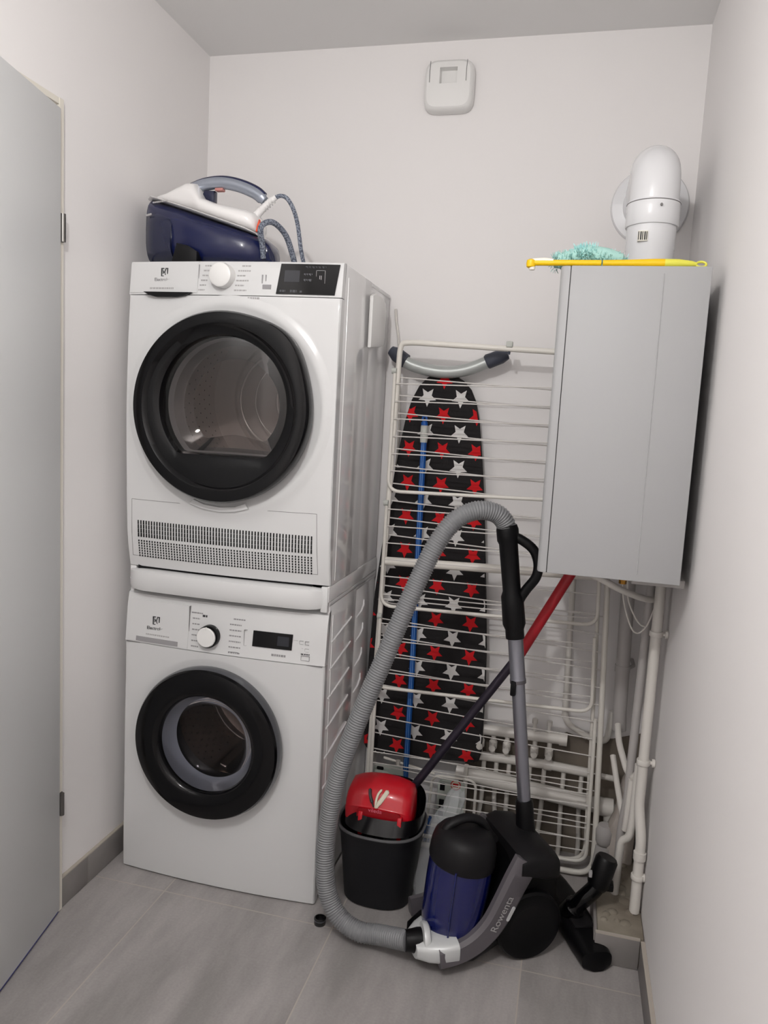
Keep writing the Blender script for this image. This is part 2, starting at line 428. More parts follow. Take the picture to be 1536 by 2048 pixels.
b = MB(); marks(b, .118, .7165, .075, .004, lambda x, z: wy(x, z)-.0016, 'soft_grey')
for i in range(7):
    z = .795-.0155*i; marks(b, .258+(.004 if i else 0), z, .022, .0035, wy, 'print_grey'); marks(b, .375-(.0 if i else -.01), z-.004, .034, .0035, wy, 'print_grey')
marks(b, .262, .795, .03, .003, wy, 'print_grey'); marks(b, .292, .789, .014, .006, wy, 'print_dark')
for i in range(3):
    for j in range(2): b.box(.560+.016*i, .571+.016*i, wy(.57, .75)-.0007, -.515, .752-.02*j, .7525-.02*j, 'print_grey'); b.box(.560+.016*i, .571+.016*i, wy(.57, .75)-.0007, -.515, .743-.02*j, .7435-.02*j, 'print_grey'); b.box(.560+.016*i, .5605+.016*i, wy(.57, .75)-.0007, -.515, .743-.02*j, .7525-.02*j, 'print_grey')
marks(b, .50, .706, .04, .006, wy, 'print_grey'); marks(b, .582, .717, .024, .003, wy, 'print_dark')
for (a, c, d, e) in ((.583, .606, .700, .713),):
    for q in ((a, c, d, d+.0007), (a, c, e, e+.0007), (a, a+.0007, d, e), (c, c+.0007, d, e)): b.box(q[0], q[1], wy(a, d)-.0007, -.51, q[2], q[3], 'print_grey')
for (a, c, d, e) in ((.419, .4275, .722, .766), (.375, .405, .700, .700)):
    for q in ((a, c, d, d+.0005), (a, c, e, e+.0005), (a, a+.0005, d, e)): b.box(q[0], q[1], wy(a, d)-.0007, -.51, q[2], q[3], 'soft_grey')
b.build('printed_markings', wa)
b = MB(); y0 = wy(.318, .735)
b.lathe([(.031, .01), (.031, -.002), (.0305, -.018), (.028, -.021), (.0275, -.021)], (.318, y0, .737), 'gloss_black', 'y', 40, False, False)
b.build('dial_skirt', wa)
b = MB(); b.lathe([(.0275, -.012), (.0275, -.0225), (.0255, -.025), (.0001, -.0255)], (.3165, y0, .7375), 'white_plastic', 'y', 40, False, True)
b.box(.3155, .3175, y0-.0262, y0-.02, .757, .766, 'white_plastic'); b.build('program_dial', wa)
b = MB(); patch(b, .444, .556, .724, .767, wy, .0022, 'screen_black', sk=.03); ds = b.build('display', wa, 30)
b = MB(); patch(b, .515, .548, .733, .759, wy, .0030, 'screen_grey'); b.build('screen', ds)
# side ribs
b = MB()
for i, z in enumerate((.755, .680, .600, .515, .430, .345)):
    b.tube([(.6500, -.474-.004*i, z-.012), (.6515, -.45, z-.008), (.6515, -.30, z+.012), (.6500, -.285, z+.014)], .0028, 'side_enamel', 8)
    b.tube([(.6470, -.215, z-.005), (.649, -.17, z+.004), (.649, -.145, z+.018), (.6470, -.14, z+.035)], .0028, 'side_enamel', 8)
b.build('side_ribs', wa)
# plinth feet
for x in (.09, .61):
    for y in (-.46, -.06): b = MB(); b.lathe([(.02, 0), (.02, .006), (.012, .007), (.012, .014)], (x, y, 0), 'satin_black', n=16); b.build('foot', wa)
# washer door
dc = (.330, .438); yd = wy(.33, .438)-.001
def ring(r, y, cx, cz, n=96, off=None):
    return [(cx+(r+(off(2*PI*k/n) if off else 0))*math.cos(2*PI*k/n), y, cz+(r+(off(2*PI*k/n) if off else 0))*math.sin(2*PI*k/n)) for k in range(n)]
b = MB(); b.loft([ring(.210, yd+.008, *dc), ring(.216, yd-.004, *dc), ring(.2165, yd-.022, *dc), ring(.213, yd-.034, *dc)], 'rubber_grey', False, False)
dd = b.build('door', wa)
b = MB(); b.loft([ring(.2135, yd-.033, *dc), ring(.209, yd-.041, *dc), ring(.198, yd-.0445, *dc), ring(.160, yd-.045, *dc), ring(.146, yd-.042, *dc), ring(.139, yd-.034, *dc), ring(.137, yd-.018, *dc), ring(.137, yd+.01, *dc)], 'gloss_black', False, False)
b.build('door_ring', dd)
b = MB(); b.loft([ring(.137, yd-.022, *dc), ring(.132, yd-.010, *dc), ring(.126, yd+.004, *dc), ring(.119, yd+.018, *dc), ring(.116, yd+.022, *dc)], 'bowl_grey', False, False)
b.build('glass_bowl_rim', dd)
b = MB(); b.loft([ring(.117, yd+.021, *dc), ring(.105, yd+.035, *dc), ring(.07, yd+.052, *dc), ring(.001, yd+.055, *dc)], 'washer_glass', False, True)
b.build('glass', dd)
b = MB(); b.loft([ring(.137, yd-.028, *dc), ring(.10, yd-.036, *dc), ring(.05, yd-.040, *dc), ring(.001, yd-.041, *dc)], 'washer_glass', False, True)
b.build('outer_glass', dd)
def drum(cx, cz, rin, rout, y0, y1, m, name, parent, paddles):
    b = MB()
    b.loft([ring(rin, y0, cx, cz), ring(rin+.012, y0+.012, cx, cz), ring(rout, y0+.05, cx, cz)] + [ring(rout-(.004 if k % 2 else 0), y0+.07+k*(y1-y0-.07)/8, cx, cz) for k in range(8)] + [ring(rout, y1, cx, cz), ring(rout*.75, y1+.012, cx, cz), ring(rout*.7, y1+.002, cx, cz), ring(rout*.2, y1+.006, cx, cz), ring(.001, y1, cx, cz)], m, False, True)
    for a in paddles:
        c, s_ = math.cos(a), math.sin(a)
        P = [(cx+(rout-.002)*math.cos(a+t), cz+(rout-.002)*math.sin(a+t)) for t in (-.2, .2)] + [(cx+(rout-.055)*math.cos(a+t), cz+(rout-.055)*math.sin(a+t)) for t in (.07, -.07)]
        b.prism(P, y0+.07, y1-.02, m, bev=.012, seg=4)
    for i in range(9):                                  # perforations
        for k in range(56):
            a = 2*PI*(k+.5*(i % 2))/56; r = rout-.0055; y = y0+.085+i*(y1-y0-.10)/9
            if any(abs(((a-p+PI) % (2*PI))-PI) < .26 for p in paddles): continue
            c, s_ = math.cos(a), math.sin(a); t = (-s_, c); d = .0022
            b.add([(cx+r*c+t[0]*d*u, y+v*d, cz+r*s_+t[1]*d*u) for u, v in ((-1, -1), (1, -1), (1, 1), (-1, 1))], [[0, 1, 2, 3]], 'satin_black')
    return b.build(name, parent, 30)
drum(.345, .463, .152, .225, -.46, -.10, 'drum_steel', 'drum', wa, (PI*.08, PI*.75, PI*1.42))
b = MB()
for cx_, cz_, r_, yy, th in ((.345, .463, .165, -.22, .004), (.415, .470, .100, -.13, .007), (.435, .475, .070, -.125, .004)):
    b.tube([(cx_+r_*math.cos(a), yy, cz_+r_*math.sin(a)) for a in [2*PI*k/64 for k in range(64)]], th, 'steel', 10, closed=True)
b.build('drum_streak_rings', wa)  # steel rings added to stand in for the bright streak reflected in the drum
b = MB(); b.loft([ring(.162, -.505, *dc), ring(.150, -.480, *dc), ring(.156, -.455, .345, .463)], 'satin_black', False, False); b.build('door_gasket', wa)

# ---- stacking shelf
st = thing('stacking_shelf', 'white pull-out stacking shelf between the washing machine and the tumble dryer', 'shelf', (.35, -.26, .8505))
b = MB(); b.box(MX0, MX1, -.50, -.014, .8505, .862, 'white_enamel', .002); b.box(MX0, MX0+.02, -.50, -.014, .862, .905, 'side_enamel', .002); b.box(MX1-.02, MX1, -.512, -.014, .862, .905, 'side_enamel', .002)
b.box(MX1-.022, MX1-.002, -.516, -.500, .835, .905, 'white_enamel', .003)
b.build('frame', st)
b = MB()
prof = [(-.50, .846), (-.520, .840), (-.532, .843), (-.537, .855), (-.537, .885), (-.533, .897), (-.522, .901), (-.50, .901)]
rings = []
for i in range(31):
    x = .057+.583*i/30; e = min(i, 30-i); k = min(1, (e/2.5)**.5) if e < 2.5 else 1
    rings.append([(x, -.50+(y+.50)*(.25+.75*k)-crown(x)*.9, .871+(z-.871)*(.82+.18*k)) for y, z in prof])
b.loft(rings, 'white_enamel'); b.box(.057, .64, -.512, -.25, .868, .872, 'white_enamel')
b.build('pull_out_tray', st)
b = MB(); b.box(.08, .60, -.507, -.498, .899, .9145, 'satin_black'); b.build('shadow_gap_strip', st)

# ---- tumble dryer
dy = thing('tumble_dryer', 'white tumble dryer with large black-ringed door, stacked above the washing machine', 'tumble dryer', (.35, -.26, .905))
DZ = [(.905, -.503), (.93, -.511), (1.0, -.522), (1.12, -.528), (1.35, -.530), (1.55, -.528), (1.628, -.524), (1.645, -.524), (1.652, -.522), (1.735, -.513), (1.741, -.508)]
def dyf(x, z): return interp(DZ, z) - crown(x)
shell(.905, 1.741, 'body', dy)
DC = (.350, 1.360)
front_panel(.907, 1.650, dyf, DC[0], DC[1], .20, [(.21, -.003), (.250, -.003), (.262, .002), (.270, .0045), (.284, .0035), (.292, 0)], 'front_panel', dy)
b = MB(); zs = [1.652, 1.66, 1.68, 1.70, 1.72, 1.734, 1.739]
rows = [[(x, -.495, 1.652) for x in xs]] + [[(x, dyf(x, z), z) for x in xs] for z in zs] + [[(x, -.49, 1.7415) for x in xs]]
b.loft(rows, 'white_enamel', False, False, close=False)
for X in (MX0, MX1): b.add([(X, -.49, 1.7415), (X, -.495, 1.652)] + [(X, dyf(X, z), z) for z in zs], [list(range(9))], 'white_enamel')
b.build('control_panel', dy, 30)
b = MB(); patch(b, .053, .2575, 1.657, 1.738, dyf, .0022, 'white_enamel'); tank = b.build('water_tank_drawer', dy, 30)
b = MB(); b.box(.2582, .2594, dyf(.26, 1.7)-.0006, -.50, 1.653, 1.73, 'print_grey'); b.build('drawer_gap', dy)
b = MB(); b.prism([(.105, 1.6565), (.245, 1.6565), (.225, 1.648), (.20, 1.644), (.14, 1.644), (.12, 1.649)], -.5445, -.51, 'satin_black'); b.build('drawer_grip', tank)
logo(dy, .157, 1.710, .024, lambda x, z: dyf(x, z)-.0022)
lettering('Electrolux', .012, Matrix.Translation((.153, dyf(.153, 1.69)-.0028, 1.687)) @ FRONT, 'print_grey', 'lettering', dy)
b = MB(); marks(b, .115, 1.668, .072, .004, lambda x, z: dyf(x, z)-.0022, 'soft_grey')
for i in range(6):
    z = 1.727-.0125*i; marks(b, .275-(.003*i), z, .018, .0035, dyf, 'soft_grey'); marks(b, .372-(.002*i if i != 0 else -.008), z, .024+.01*(i % 2), .0035, dyf, 'soft_grey')
marks(b, .402, 1.645, .032, .005, dyf, 'soft_grey')
b.box(.4365, .4395, dyf(.44, 1.69)-.0008, -.51, 1.683, 1.705, 'print_grey'); b.box(.4465, .4485, dyf(.44, 1.69)-.0008, -.51, 1.689, 1.705, 'print_grey')
b.box(.440, .463, dyf(.45, 1.67)-.0012, -.51, 1.669, 1.680, 'print_grey'); b.box(.322, .3235, dyf(.32, 1.733)-.001, -.51, 1.726, 1.735, 'print_dark')
b.build('printed_markings', dy)
b = MB(); y0 = dyf(.323, 1.70)
b.lathe([(.032, .004), (.032, -.012), (.030, -.026), (.026, -.0285), (.0001, -.029)], (.331, y0, 1.700), 'white_plastic', 'y', 48, False, True)
b.build('program_dial', dy)
b = MB(); patch(b, .478, .632, 1.657, 1.7335, dyf, .0025, 'screen_black', sk=.12); ds = b.build('display', dy, 30)
f4 = lambda x, z: dyf(x, z)-.0022
b = MB(); patch(b, .498, .538, 1.688, 1.717, dyf, .0032, 'screen_grey'); b.build('screen', ds)
b = MB()
marks(b, .552, 1.725, .056, .006, f4, 'screen_grey')
for x, z in ((.549, 1.707), (.549, 1.693)): marks(b, x, z, .022, .006, f4, 'rubber_grey')
for q in ((.581, .605, 1.683, 1.6838), (.581, .605, 1.717, 1.7178), (.581, .5818, 1.683, 1.7178), (.6042, .605, 1.683, 1.7178)): b.box(q[0], q[1], f4(.59, 1.7)-.001, -.51, q[2], q[3], 'soft_grey')
b.box(.590, .5915, f4(.59, 1.7)-.001, -.51, 1.695, 1.705, 'soft_grey'); b.box(.594, .5955, f4(.59, 1.7)-.001, -.51, 1.695, 1.705, 'soft_grey')
marks(b, .487, 1.665, .016, .005, f4, 'rubber_grey'); marks(b, .515, 1.665, .018, .006, f4, 'rubber_grey'); marks(b, .541, 1.664, .006, .005, f4, 'rubber_grey')
b.build('display_print', ds)
# door with grip bulge on its upper right
yd = dyf(.332, 1.372)-.001
def grip(a):
    d = ((a-.80+PI) % (2*PI))-PI; return .017*math.exp(-(d/.34)**2)
def flat(a, r=.176, cut=.128):
    s_ = math.sin(a)
    return min(r, cut/max(1e-3, -s_)) if s_ < 0 else r
def dring(r, y, off=None): return ring(r, y, DC[0], DC[1], 96, off)
b = MB(); b.loft([dring(.244, yd+.006, grip), dring(.247, yd-.012, grip), dring(.247, yd-.036, grip), dring(.242, yd-.045, grip), dring(.222, yd-.048), dring(.216, yd-.047)], 'gloss_black', False, False)
dd = b.build('door', dy)
def wring(dr_, y): return [(DC[0]+.004+(flat(2*PI*k/96)+dr_)*math.cos(2*PI*k/96), y, DC[1]+.008+(flat(2*PI*k/96)+dr_)*math.sin(2*PI*k/96)) for k in range(96)]
b = MB(); b.loft([dring(.2165, yd-.047), dring(.211, yd-.043), dring(.206, yd-.036), wring(.012, yd-.032), wring(.004, yd-.028), wring(0, yd-.015), wring(0, yd+.035)], 'gloss_black', False, False)
b.build('inner_ring', dd)
b = MB(); b.loft([wring(.001, yd-.018), wring(-.04, yd-.022), wring(-.10, yd-.026), [(DC[0], yd-.027, DC[1]+.02)]*96], 'dryer_glass', False, False); b.build('glass', dd)
b = MB(); b.loft([wring(.002, yd+.03), wring(-.03, yd+.05), wring(-.05, yd+.060)], 'dryer_glass', False, False); b.build('inner_glass_bowl', dd)
drum(.345, 1.40, .20, .268, -.46, -.06, 'dryer_drum', 'drum', dy, (PI*.35, PI*1.67))
b = MB()
for cx_, r_, yy, th in ((.345, .152, -.105, .0042), (.372, .128, -.105, .0022), (.430, .110, -.105, .0055)):
    b.tube([(cx_+r_*math.cos(a), yy, 1.395+r_*math.sin(a)) for a in [2*PI*k/64 for k in range(64)]], th, 'ring_pale', 10, closed=True)
b.lathe([(.118, .02), (.112, .0), (.06, -.004), (.0001, -.004)], (.432, -.09, 1.395), 'dryer_drum', 'y', 48, False, True)
b.build('drum_back_rings', dy)  # pale rings and an off-centre disc set in front of the drum back
b = MB(); b.loft([wring(-.0005, yd+.012), wring(-.004, yd+.030), wring(-.010, yd+.070), wring(-.014, yd+.074)], 'soft_grey', False, False); b.build('window_rim', dd)
b = MB(); b.loft([dring(.207, -.512), dring(.203, -.48), dring(.204, -.455)], 'soft_grey', False, False); b.build('door_gasket', dy)
# service flap and grille
b = MB()
o = [(.066, 1.100), (.066, .934)]
def seam(pts, m='seam_grey', wdt=.0011):
    for (x0, z0), (x1, z1) in zip(pts, pts[1:]):
        n = 12
        b.tube([(x0+(x1-x0)*i/n, dyf(x0+(x1-x0)*i/n, z0+(z1-z0)*i/n)+.0002, z0+(z1-z0)*i/n) for i in range(n+1)], wdt, m, 6)
seam([(.235, 1.098), (.070, 1.098), (.067, .937)], wdt=.0007); seam([(.430, 1.098), (.612, 1.100), (.617, .937), (.067, .937)], wdt=.0007)
b.build('service_flap_seam', dy)
b = MB(); b.prism([(.255, 1.102), (.268, 1.114), (.30, 1.103), (.345, 1.099), (.39, 1.103), (.418, 1.114), (.428, 1.100), (.39, 1.089), (.345, 1.085), (.295, 1.090)], yd-.0065, yd+.012, 'white_enamel', bev=.002); b.build('flap_catch', dy)
b = MB(); NC = 60
for i in range(NC):
    x = .090+.510*i/(NC-1); h = .0018
    def dash(z0, z1):
        b.box(x-h, x+h, dyf(x, (z0+z1)/2)-.0008, dyf(x, (z0+z1)/2)+.004, z0, z1, 'satin_black')
    for j in range(4): z = 1.040-.012*j; dash(z-.0112, z)
    for j in range(7): z = .984-.0072*j; dash(z-.0050, z)
b.build('ventilation_grille', dy)

# white plate hung between the dryer panels, on its side
b = MB(); M = [(-.262, 1.556), (-.262, 1.70), (-.235, 1.712), (-.14, 1.712), (-.115, 1.70), (-.105, 1.68), (-.105, 1.60), (-.115, 1.575), (-.16, 1.566), (-.22, 1.560)]
b.prism(M, .6505, .662, 'white_plastic', axis='x', bev=.003)
o = b.build('holder_plate'); tag(o, 'small white rounded plastic plate fixed on the right side of the dryer near its top', 'plate')
b = MB(); b.tube(catmull([(.668, -.012, 1.70), (.672, -.010, 1.66), (.683, -.010, 1.60), (.690, -.010, 1.50), (.70, -.012, 1.3), (.69, -.012, 1.0), (.685, -.012, .5), (.68, -.012, .05)]), .004, 'pipe_white', 8)
tag(b.build('power_cable'), 'thin white cable running down the back wall just behind the dryer', 'cable')

# ------------------------------------------------------------------ steam iron on its base
sb = thing('steam_generator', 'dark blue steam iron base station standing on top of the tumble dryer', 'ironing base', (.22, -.36, 1.742))
def sect(x, z0, z1, hw, yc=-.36, n=3.2): return superell((x, yc, (z0+z1)/2), (0, 1, 0), (0, 0, 1), hw, (z1-z0)/2, n, 28)
b = MB()
b.loft([sect(.060, 1.80, 1.905, .02), sect(.056, 1.765, 1.926, .045), sect(.066, 1.748, 1.925, .066), (sect(.10, 1.744, 1.914, .085)), sect(.17, 1.744, 1.893, .098), sect(.24, 1.744, 1.868, .103), sect(.30, 1.744, 1.848, .10), sect(.345, 1.744, 1.834, .092), sect(.375, 1.748, 1.822, .078), sect(.392, 1.755, 1.812, .055), sect(.398, 1.77, 1.80, .03)], 'navy')
b.build('housing', sb)
b = MB(); b.loft([sect(.062, 1.758, 1.905, .052, -.363), sect(.072, 1.748, 1.900, .0715, -.364), sect(.105, 1.746, 1.896, .089, -.364), sect(.15, 1.746, 1.880, .0985, -.364), sect(.157, 1.746, 1.865, .1000, -.364)], 'navy_dark'); b.build('water_tank', sb)
b = MB(); b.prism([(.165, 1.744), (.178, 1.792), (.21, 1.785), (.235, 1.77), (.235, 1.744)], -.469, -.44, 'satin_black', bev=.002); b.build('tank_recess', sb)
b = MB(); b.loft([superell((.05, -.36, 1.928), (0, 1, 0), (.3, 0, 1), .03, .003, 2.4, 24), superell((.08, -.36, 1.924), (0, 1, 0), (0, 0, 1), .07, .005, 2.4, 24), superell((.20, -.36, 1.885), (0, 1, 0), (0, 0, 1), .094, .005, 2.4, 24), superell((.345, -.36, 1.838), (0, 1, 0), (0, 0, 1), .086, .005, 2.4, 24), superell((.372, -.36, 1.828), (0, 1, 0), (0, 0, 1), .06, .004, 2.4, 24)], 'iron_white'); b.build('rest_plate', sb)
b = MB(); b.prism([(.366, 1.836), (.379, 1.836), (.380, 1.845), (.374, 1.868), (.369, 1.850)], -.405, -.39, 'orange', bev=.002); b.build('lock_tab', sb)
b = MB(); b.loft([sect(.384, 1.760, 1.822, .05), sect(.400, 1.757, 1.808, .045), sect(.407, 1.757, 1.79, .03)], 'navy'); b.build('cord_outlet', sb)
b = MB(); b.tube(catmull([(.392, -.41, 1.765), (.394, -.422, 1.795), (.400, -.45, 1.835), (.418, -.42, 1.855), (.435, -.37, 1.835), (.442, -.33, 1.79), (.444, -.30, 1.752), (.43, -.22, 1.750), (.36, -.15, 1.750)], 8), .0075, 'cord_grey', 12); b.build('steam_cord', sb)
b = MB(); marks(b, .085, 1.908, .05, .004, lambda x, z: -.36-.065-.3*(x-.08), 'soft_grey'); marks(b, .073, 1.872, .02, .005, lambda x, z: -.4385-.55*(x-.075), 'soft_grey'); b.build('lettering', sb)
ir = thing('steam_iron', 'white steam iron with silver handle resting nose-left on its dark blue base', 'iron', (.22, -.36, 1.885))
SL = -.322
def isec(x, zt, hw, yc=-.36, n=2.6, lift=.0):
    zb = 1.937+SL*(x-.05)*1.0 - .0 + .0; return superell((x, yc, (zb+lift+zt)/2), (0, 1, 0), (0, 0, 1), hw, max(.0015, (zt-zb-lift)/2), n, 28)
b = MB()
b.loft([isec(.058, 1.940, .004), isec(.075, 1.943, .018), isec(.105, 1.948, .034), isec(.135, 1.962, .042), isec(.162, 1.973, .046), isec(.185, 1.970, .050), isec(.200, 1.945, .055), isec(.210, 1.929, .057), isec(.25, 1.914, .060), isec(.30, 1.903, .060), isec(.335, 1.896, .056), isec(.352, 1.890, .050), isec(.362, 1.878, .042), isec(.366, 1.862, .03)], 'iron_white'); b.build('housing', ir)
b = MB(); b.loft([superell((.05+.305*t, -.36, 1.9315+SL*.3*t*1.02+.004), (0, 1, 0), (0, 0, 1), hw, .002, 2.2, 24) for t, hw in ((0, .004), (.1, .028), (.3, .052), (.6, .062), (.9, .062), (1, .05))], 'steel'); b.build('soleplate', ir)
hp = catmull([(.120, -.36, 1.938), (.158, -.36, 1.958), (.20, -.36, 1.972), (.25, -.36, 1.976), (.30, -.36, 1.966), (.345, -.36, 1.947), (.371, -.36, 1.926)], 6)
n_ = len(hp); b = MB(); b.tube(hp, [.017-.002*abs(i/n_-.4) if i < n_-2 else .012 for i in range(n_)], 'iron_silver', 16, sy=.72); hd = b.build('handle', ir)
b = MB(); b.tube([Vector(p)+Vector((.002, 0, .0095)) for p in hp[4:-1]], .0098, 'navy', 12, sy=.8); b.build('handle_grip', hd)
b = MB(); b.prism([(.196, 1.937), (.203, 1.955), (.232, 1.953), (.232, 1.922), (.21, 1.926)], -.372, -.348, 'navy_dark', bev=.004); b.build('dial', ir)
b = MB(); b.box(.232, .255, -.369, -.351, 1.953, 1.961, 'pale_red', .002); b.build('steam_trigger', ir)
b = MB(); b.tube([(.345, -.36, 1.885), (.362, -.36, 1.902), (.385, -.36, 1.925), (.402, -.36, 1.936)], [.012, .0095, .008, .0075], 'iron_white', 12)
for i in range(6): t = .2+.13*i; p = Vector((.350, -.36, 1.892)).lerp(Vector((.400, -.36, 1.935)), t); q = (Vector((.40, 0, 1.935))-Vector((.35, 0, 1.892))).normalized(); b.tube([p-q*.0015, p+q*.0015], .0105, 'iron_white', 12)
b.build('strain_relief', ir)
b = MB(); b.tube(catmull([(.400, -.36, 1.935), (.415, -.36, 1.939), (.432, -.36, 1.932), (.45, -.36, 1.905), (.462, -.355, 1.865), (.469, -.34, 1.80), (.471, -.31, 1.756), (.45, -.24, 1.751), (.39, -.20, 1.751)], 8), .0055, 'cord_grey', 12); b.build('cord', ir)

for o in (sb, ir): o.location.x -= .002; o.location.y -= .030; o.scale.x = 1.05

# ------------------------------------------------------------------ air vent
av = thing('air_vent', 'white square air extraction vent mounted high on the back wall', 'air vent', (.796, -.001, 2.352))
def vr(s_, y, n=5): return superell((.797, y, 2.352), (1, 0, 0), (0, 0, 1), .075*s_, .073*s_, n, 48)
b = MB(); b.loft([vr(1, -.001), vr(1.01, -.012), vr(.99, -.026), vr(.94, -.036), vr(.86, -.040)], 'white_plastic', True, False)
R0 = vr(.86, -.040); ho = [(.797+math.copysign(min(abs(p[0]-.797)*.46, .0262), p[0]-.797), -.044, 2.375+math.copysign(min(abs(p[2]-2.352)*.46, .0225), p[2]-2.352)) for p in R0]
b.loft([R0, ho, [(p[0]*.9+.0797, -.018, p[2]*.9+.2375) for p in ho]], 'white_plastic', False, True); b.build('cover', av)
for x in (.741, .851): b = MB(); b.tube([(x, -.0395, 2.418), (x-.001, -.0425, 2.39), (x-.001, -.042, 2.358)], .0009, 'seam_grey', 6); b.build('cover_seam', av)
b = MB(); b.box(.773, .821, -.0225, -.0185, 2.355, 2.396, 'white_plastic'); b.build('shutter', av)

# ------------------------------------------------------------------ boiler, flue, duster
bo = thing('gas_boiler', 'white wall-mounted gas boiler hanging on the right wall above the pipes', 'boiler', (1.36, -.466, 1.031))
BX0, BX1, BY0, BY1, BZ0, BZ1 = 1.1885, 1.495, -.666, -.27, 1.031, 1.7055
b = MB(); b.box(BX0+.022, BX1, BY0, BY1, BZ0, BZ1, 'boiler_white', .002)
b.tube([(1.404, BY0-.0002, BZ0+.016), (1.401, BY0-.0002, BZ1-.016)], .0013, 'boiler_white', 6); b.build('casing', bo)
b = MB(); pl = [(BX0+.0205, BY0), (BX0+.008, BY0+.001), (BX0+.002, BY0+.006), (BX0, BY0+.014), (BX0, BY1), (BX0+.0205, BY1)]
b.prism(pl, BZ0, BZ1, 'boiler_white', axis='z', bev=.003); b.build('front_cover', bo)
b = MB(); b.box(BX0+.0200, BX0+.0225, BY0+.0015, BY1, BZ0+.001, BZ1-.001, 'satin_black'); b.build('cover_gap', bo)
b = MB(); b.box(BX1-.001, W-.001, -.46, BY1, BZ0+.005, BZ1-.006, 'satin_black'); b.build('wall_bracket', bo)
b = MB(); b.box(1.40, 1.515, -.60, -.40, 1.012, 1.0305, 'pipe_grey', .002); b.build('connection_plate', bo)
b = MB(); b.lathe([(.009, 0), (.009, .008), (.012, .009), (.012, .022), (.008, .023), (.008, .03)], (1.385, -.55, 1.001), 'brass', n=6); b.build('gas_fitting', bo)
b = MB(); b.tube(catmull([(1.27, -.54, 1.034), (1.285, -.54, 1.024), (1.33, -.52, 1.005), (1.38, -.48, .975), (1.43, -.42, .948), (1.465, -.36, .930), (1.478, -.345, .927)]), .0085, 'pipe_white', 12); b.build('condensate_hose', bo)
b = MB()
for dx, dz in ((0, 0), (.012, .02)):
    b.tube(catmull([(1.40+dx, -.33, 1.033), (1.405+dx, -.33, .93), (1.43+dx, -.33, .85+dz), (1.452+dx, -.33, .83+dz), (1.475, -.33, .86), (1.492, -.325, .93), (1.495, -.32, 1.033)]), .0022, 'pipe_white', 8)
b.build('cable_loop', bo)

fl = thing('flue_pipe', 'thick glossy white flue pipe rising from the boiler and bending into the back wall', 'flue', (1.386, -.40, 1.706))
FX, FY, FR = 1.385, -.405, .056
b = MB(); b.lathe([(FR, 1.706), (FR, 1.79), (FR+.001, 1.792), (FR+.001, 1.872)], (FX, FY, 0), 'flue_white', n=40)
b.build('lower_pipe', fl)
b = MB(); b.lathe([(FR+.0045, 1.845), (FR+.0055, 1.847), (FR+.0055, 1.900), (FR+.0045, 1.903), (FR, 1.904)], (FX, FY, 0), 'flue_white', n=40)
b.tube([(FX+.0615*math.cos(a), FY+.0615*math.sin(a), 1.8985) for a in [2*PI*k/40 for k in range(40)]], .0011, 'seam_grey', 6, closed=True); b.build('collar', fl)
path = [(FX, FY, 1.895), (FX, FY, 1.925)] + [(FX, FY+.072*(1-math.cos(a)), 1.925+.072*math.sin(a)) for a in [PI/2*k/10 for k in range(1, 11)]] + [(FX, -.15, 1.998), (FX+.008, -.003, 2.0)]
b = MB(); b.tube(path, FR+.001, 'flue_white', 40); b.build('elbow', fl)
b = MB(); b.lathe([(.108, -.001), (.108, -.006), (.104, -.012), (.075, -.018), (.070, -.03), (.066, -.034), (.058, -.034)], (1.402, 0, 2.004), 'flue_white', 'y', 56, True, False); b.build('wall_rosette', fl)
b = MB(); b.box(1.352, 1.374, -.4650, -.44, 1.803, 1.826, 'lemon_white')
for i in range(5): b.box(1.3525+.0045*i, 1.3545+.0045*i+(.001 if i % 2 else 0), -.4657, -.44, 1.805, 1.824, 'print_dark')
b.build('sticker', fl)
b = MB()
for p in ((1.398, -.468, 1.884), (1.441, -.42, 1.768)): b.lathe([(.003, .004), (.003, -.002)], p, 'seam_grey', 'y', 10)
b.build('screw', fl)

du = thing('duster', 'yellow telescopic duster with fluffy turquoise head lying across the top of the boiler', 'duster', (1.30, -.60, 1.7065))
HZ = 1.716; HY = -.640
b = MB(); b.tube([(1.122, HY, HZ), (1.20, HY, HZ), (1.27, HY, HZ), (1.272, HY, HZ)], .0065, 'yellow', 12); b.tube([(1.275, HY, HZ), (1.33, HY, HZ), (1.38, HY, HZ), (1.402, HY, HZ)], [.0065, .0075, .0095, .0095], 'yellow', 12)
b.lathe([(.004, -.010), (.0095, -.007), (.0105, 0), (.0095, .007), (.004, .010)], (1.122, HY, HZ-.002), 'yellow', n=16); b.build('handle', du)
b = MB(); b.tube([(1.125, HY, HZ+.004), (1.15, HY, HZ+.006), (1.17, HY, HZ+.003)], .0055, 'lemon_white', 10); b.lathe([(.006, -.0155), (.007, -.012), (.007, -.006)], (1.125, HY, HZ), 'lemon_white', n=12); b.build('hinge_joint', du)
b = MB(); b.tube([(1.402, HY, HZ), (1.43, HY, HZ), (1.456, HY, HZ-.001), (1.466, HY, HZ-.002)], [.0095, .009, .0065, .004], 'lime', 12)
b.tube([(1.475+.010*math.cos(a), HY+.003*math.sin(a), HZ-.002+.006*math.sin(a)) for a in [2*PI*k/16 for k in range(16)]], .0025, 'lime', 8, closed=True); b.build('grip', du)
b = MB(); c0 = Vector((1.245, -.585, 1.733))
b.loft([superell((1.17+.155*t, -.585, 1.712+h*.42+.004), (0, 1, 0), (0, 0, 1), .03*wd, h*.42, 2.2, 16) for t, h, wd in ((0, .012, .4), (.05, .035, .9), (.3, .05, 1.1), (.5, .058, 1.2), (.75, .05, 1.1), (.95, .036, .9), (1, .012, .4))], 'sea_green')
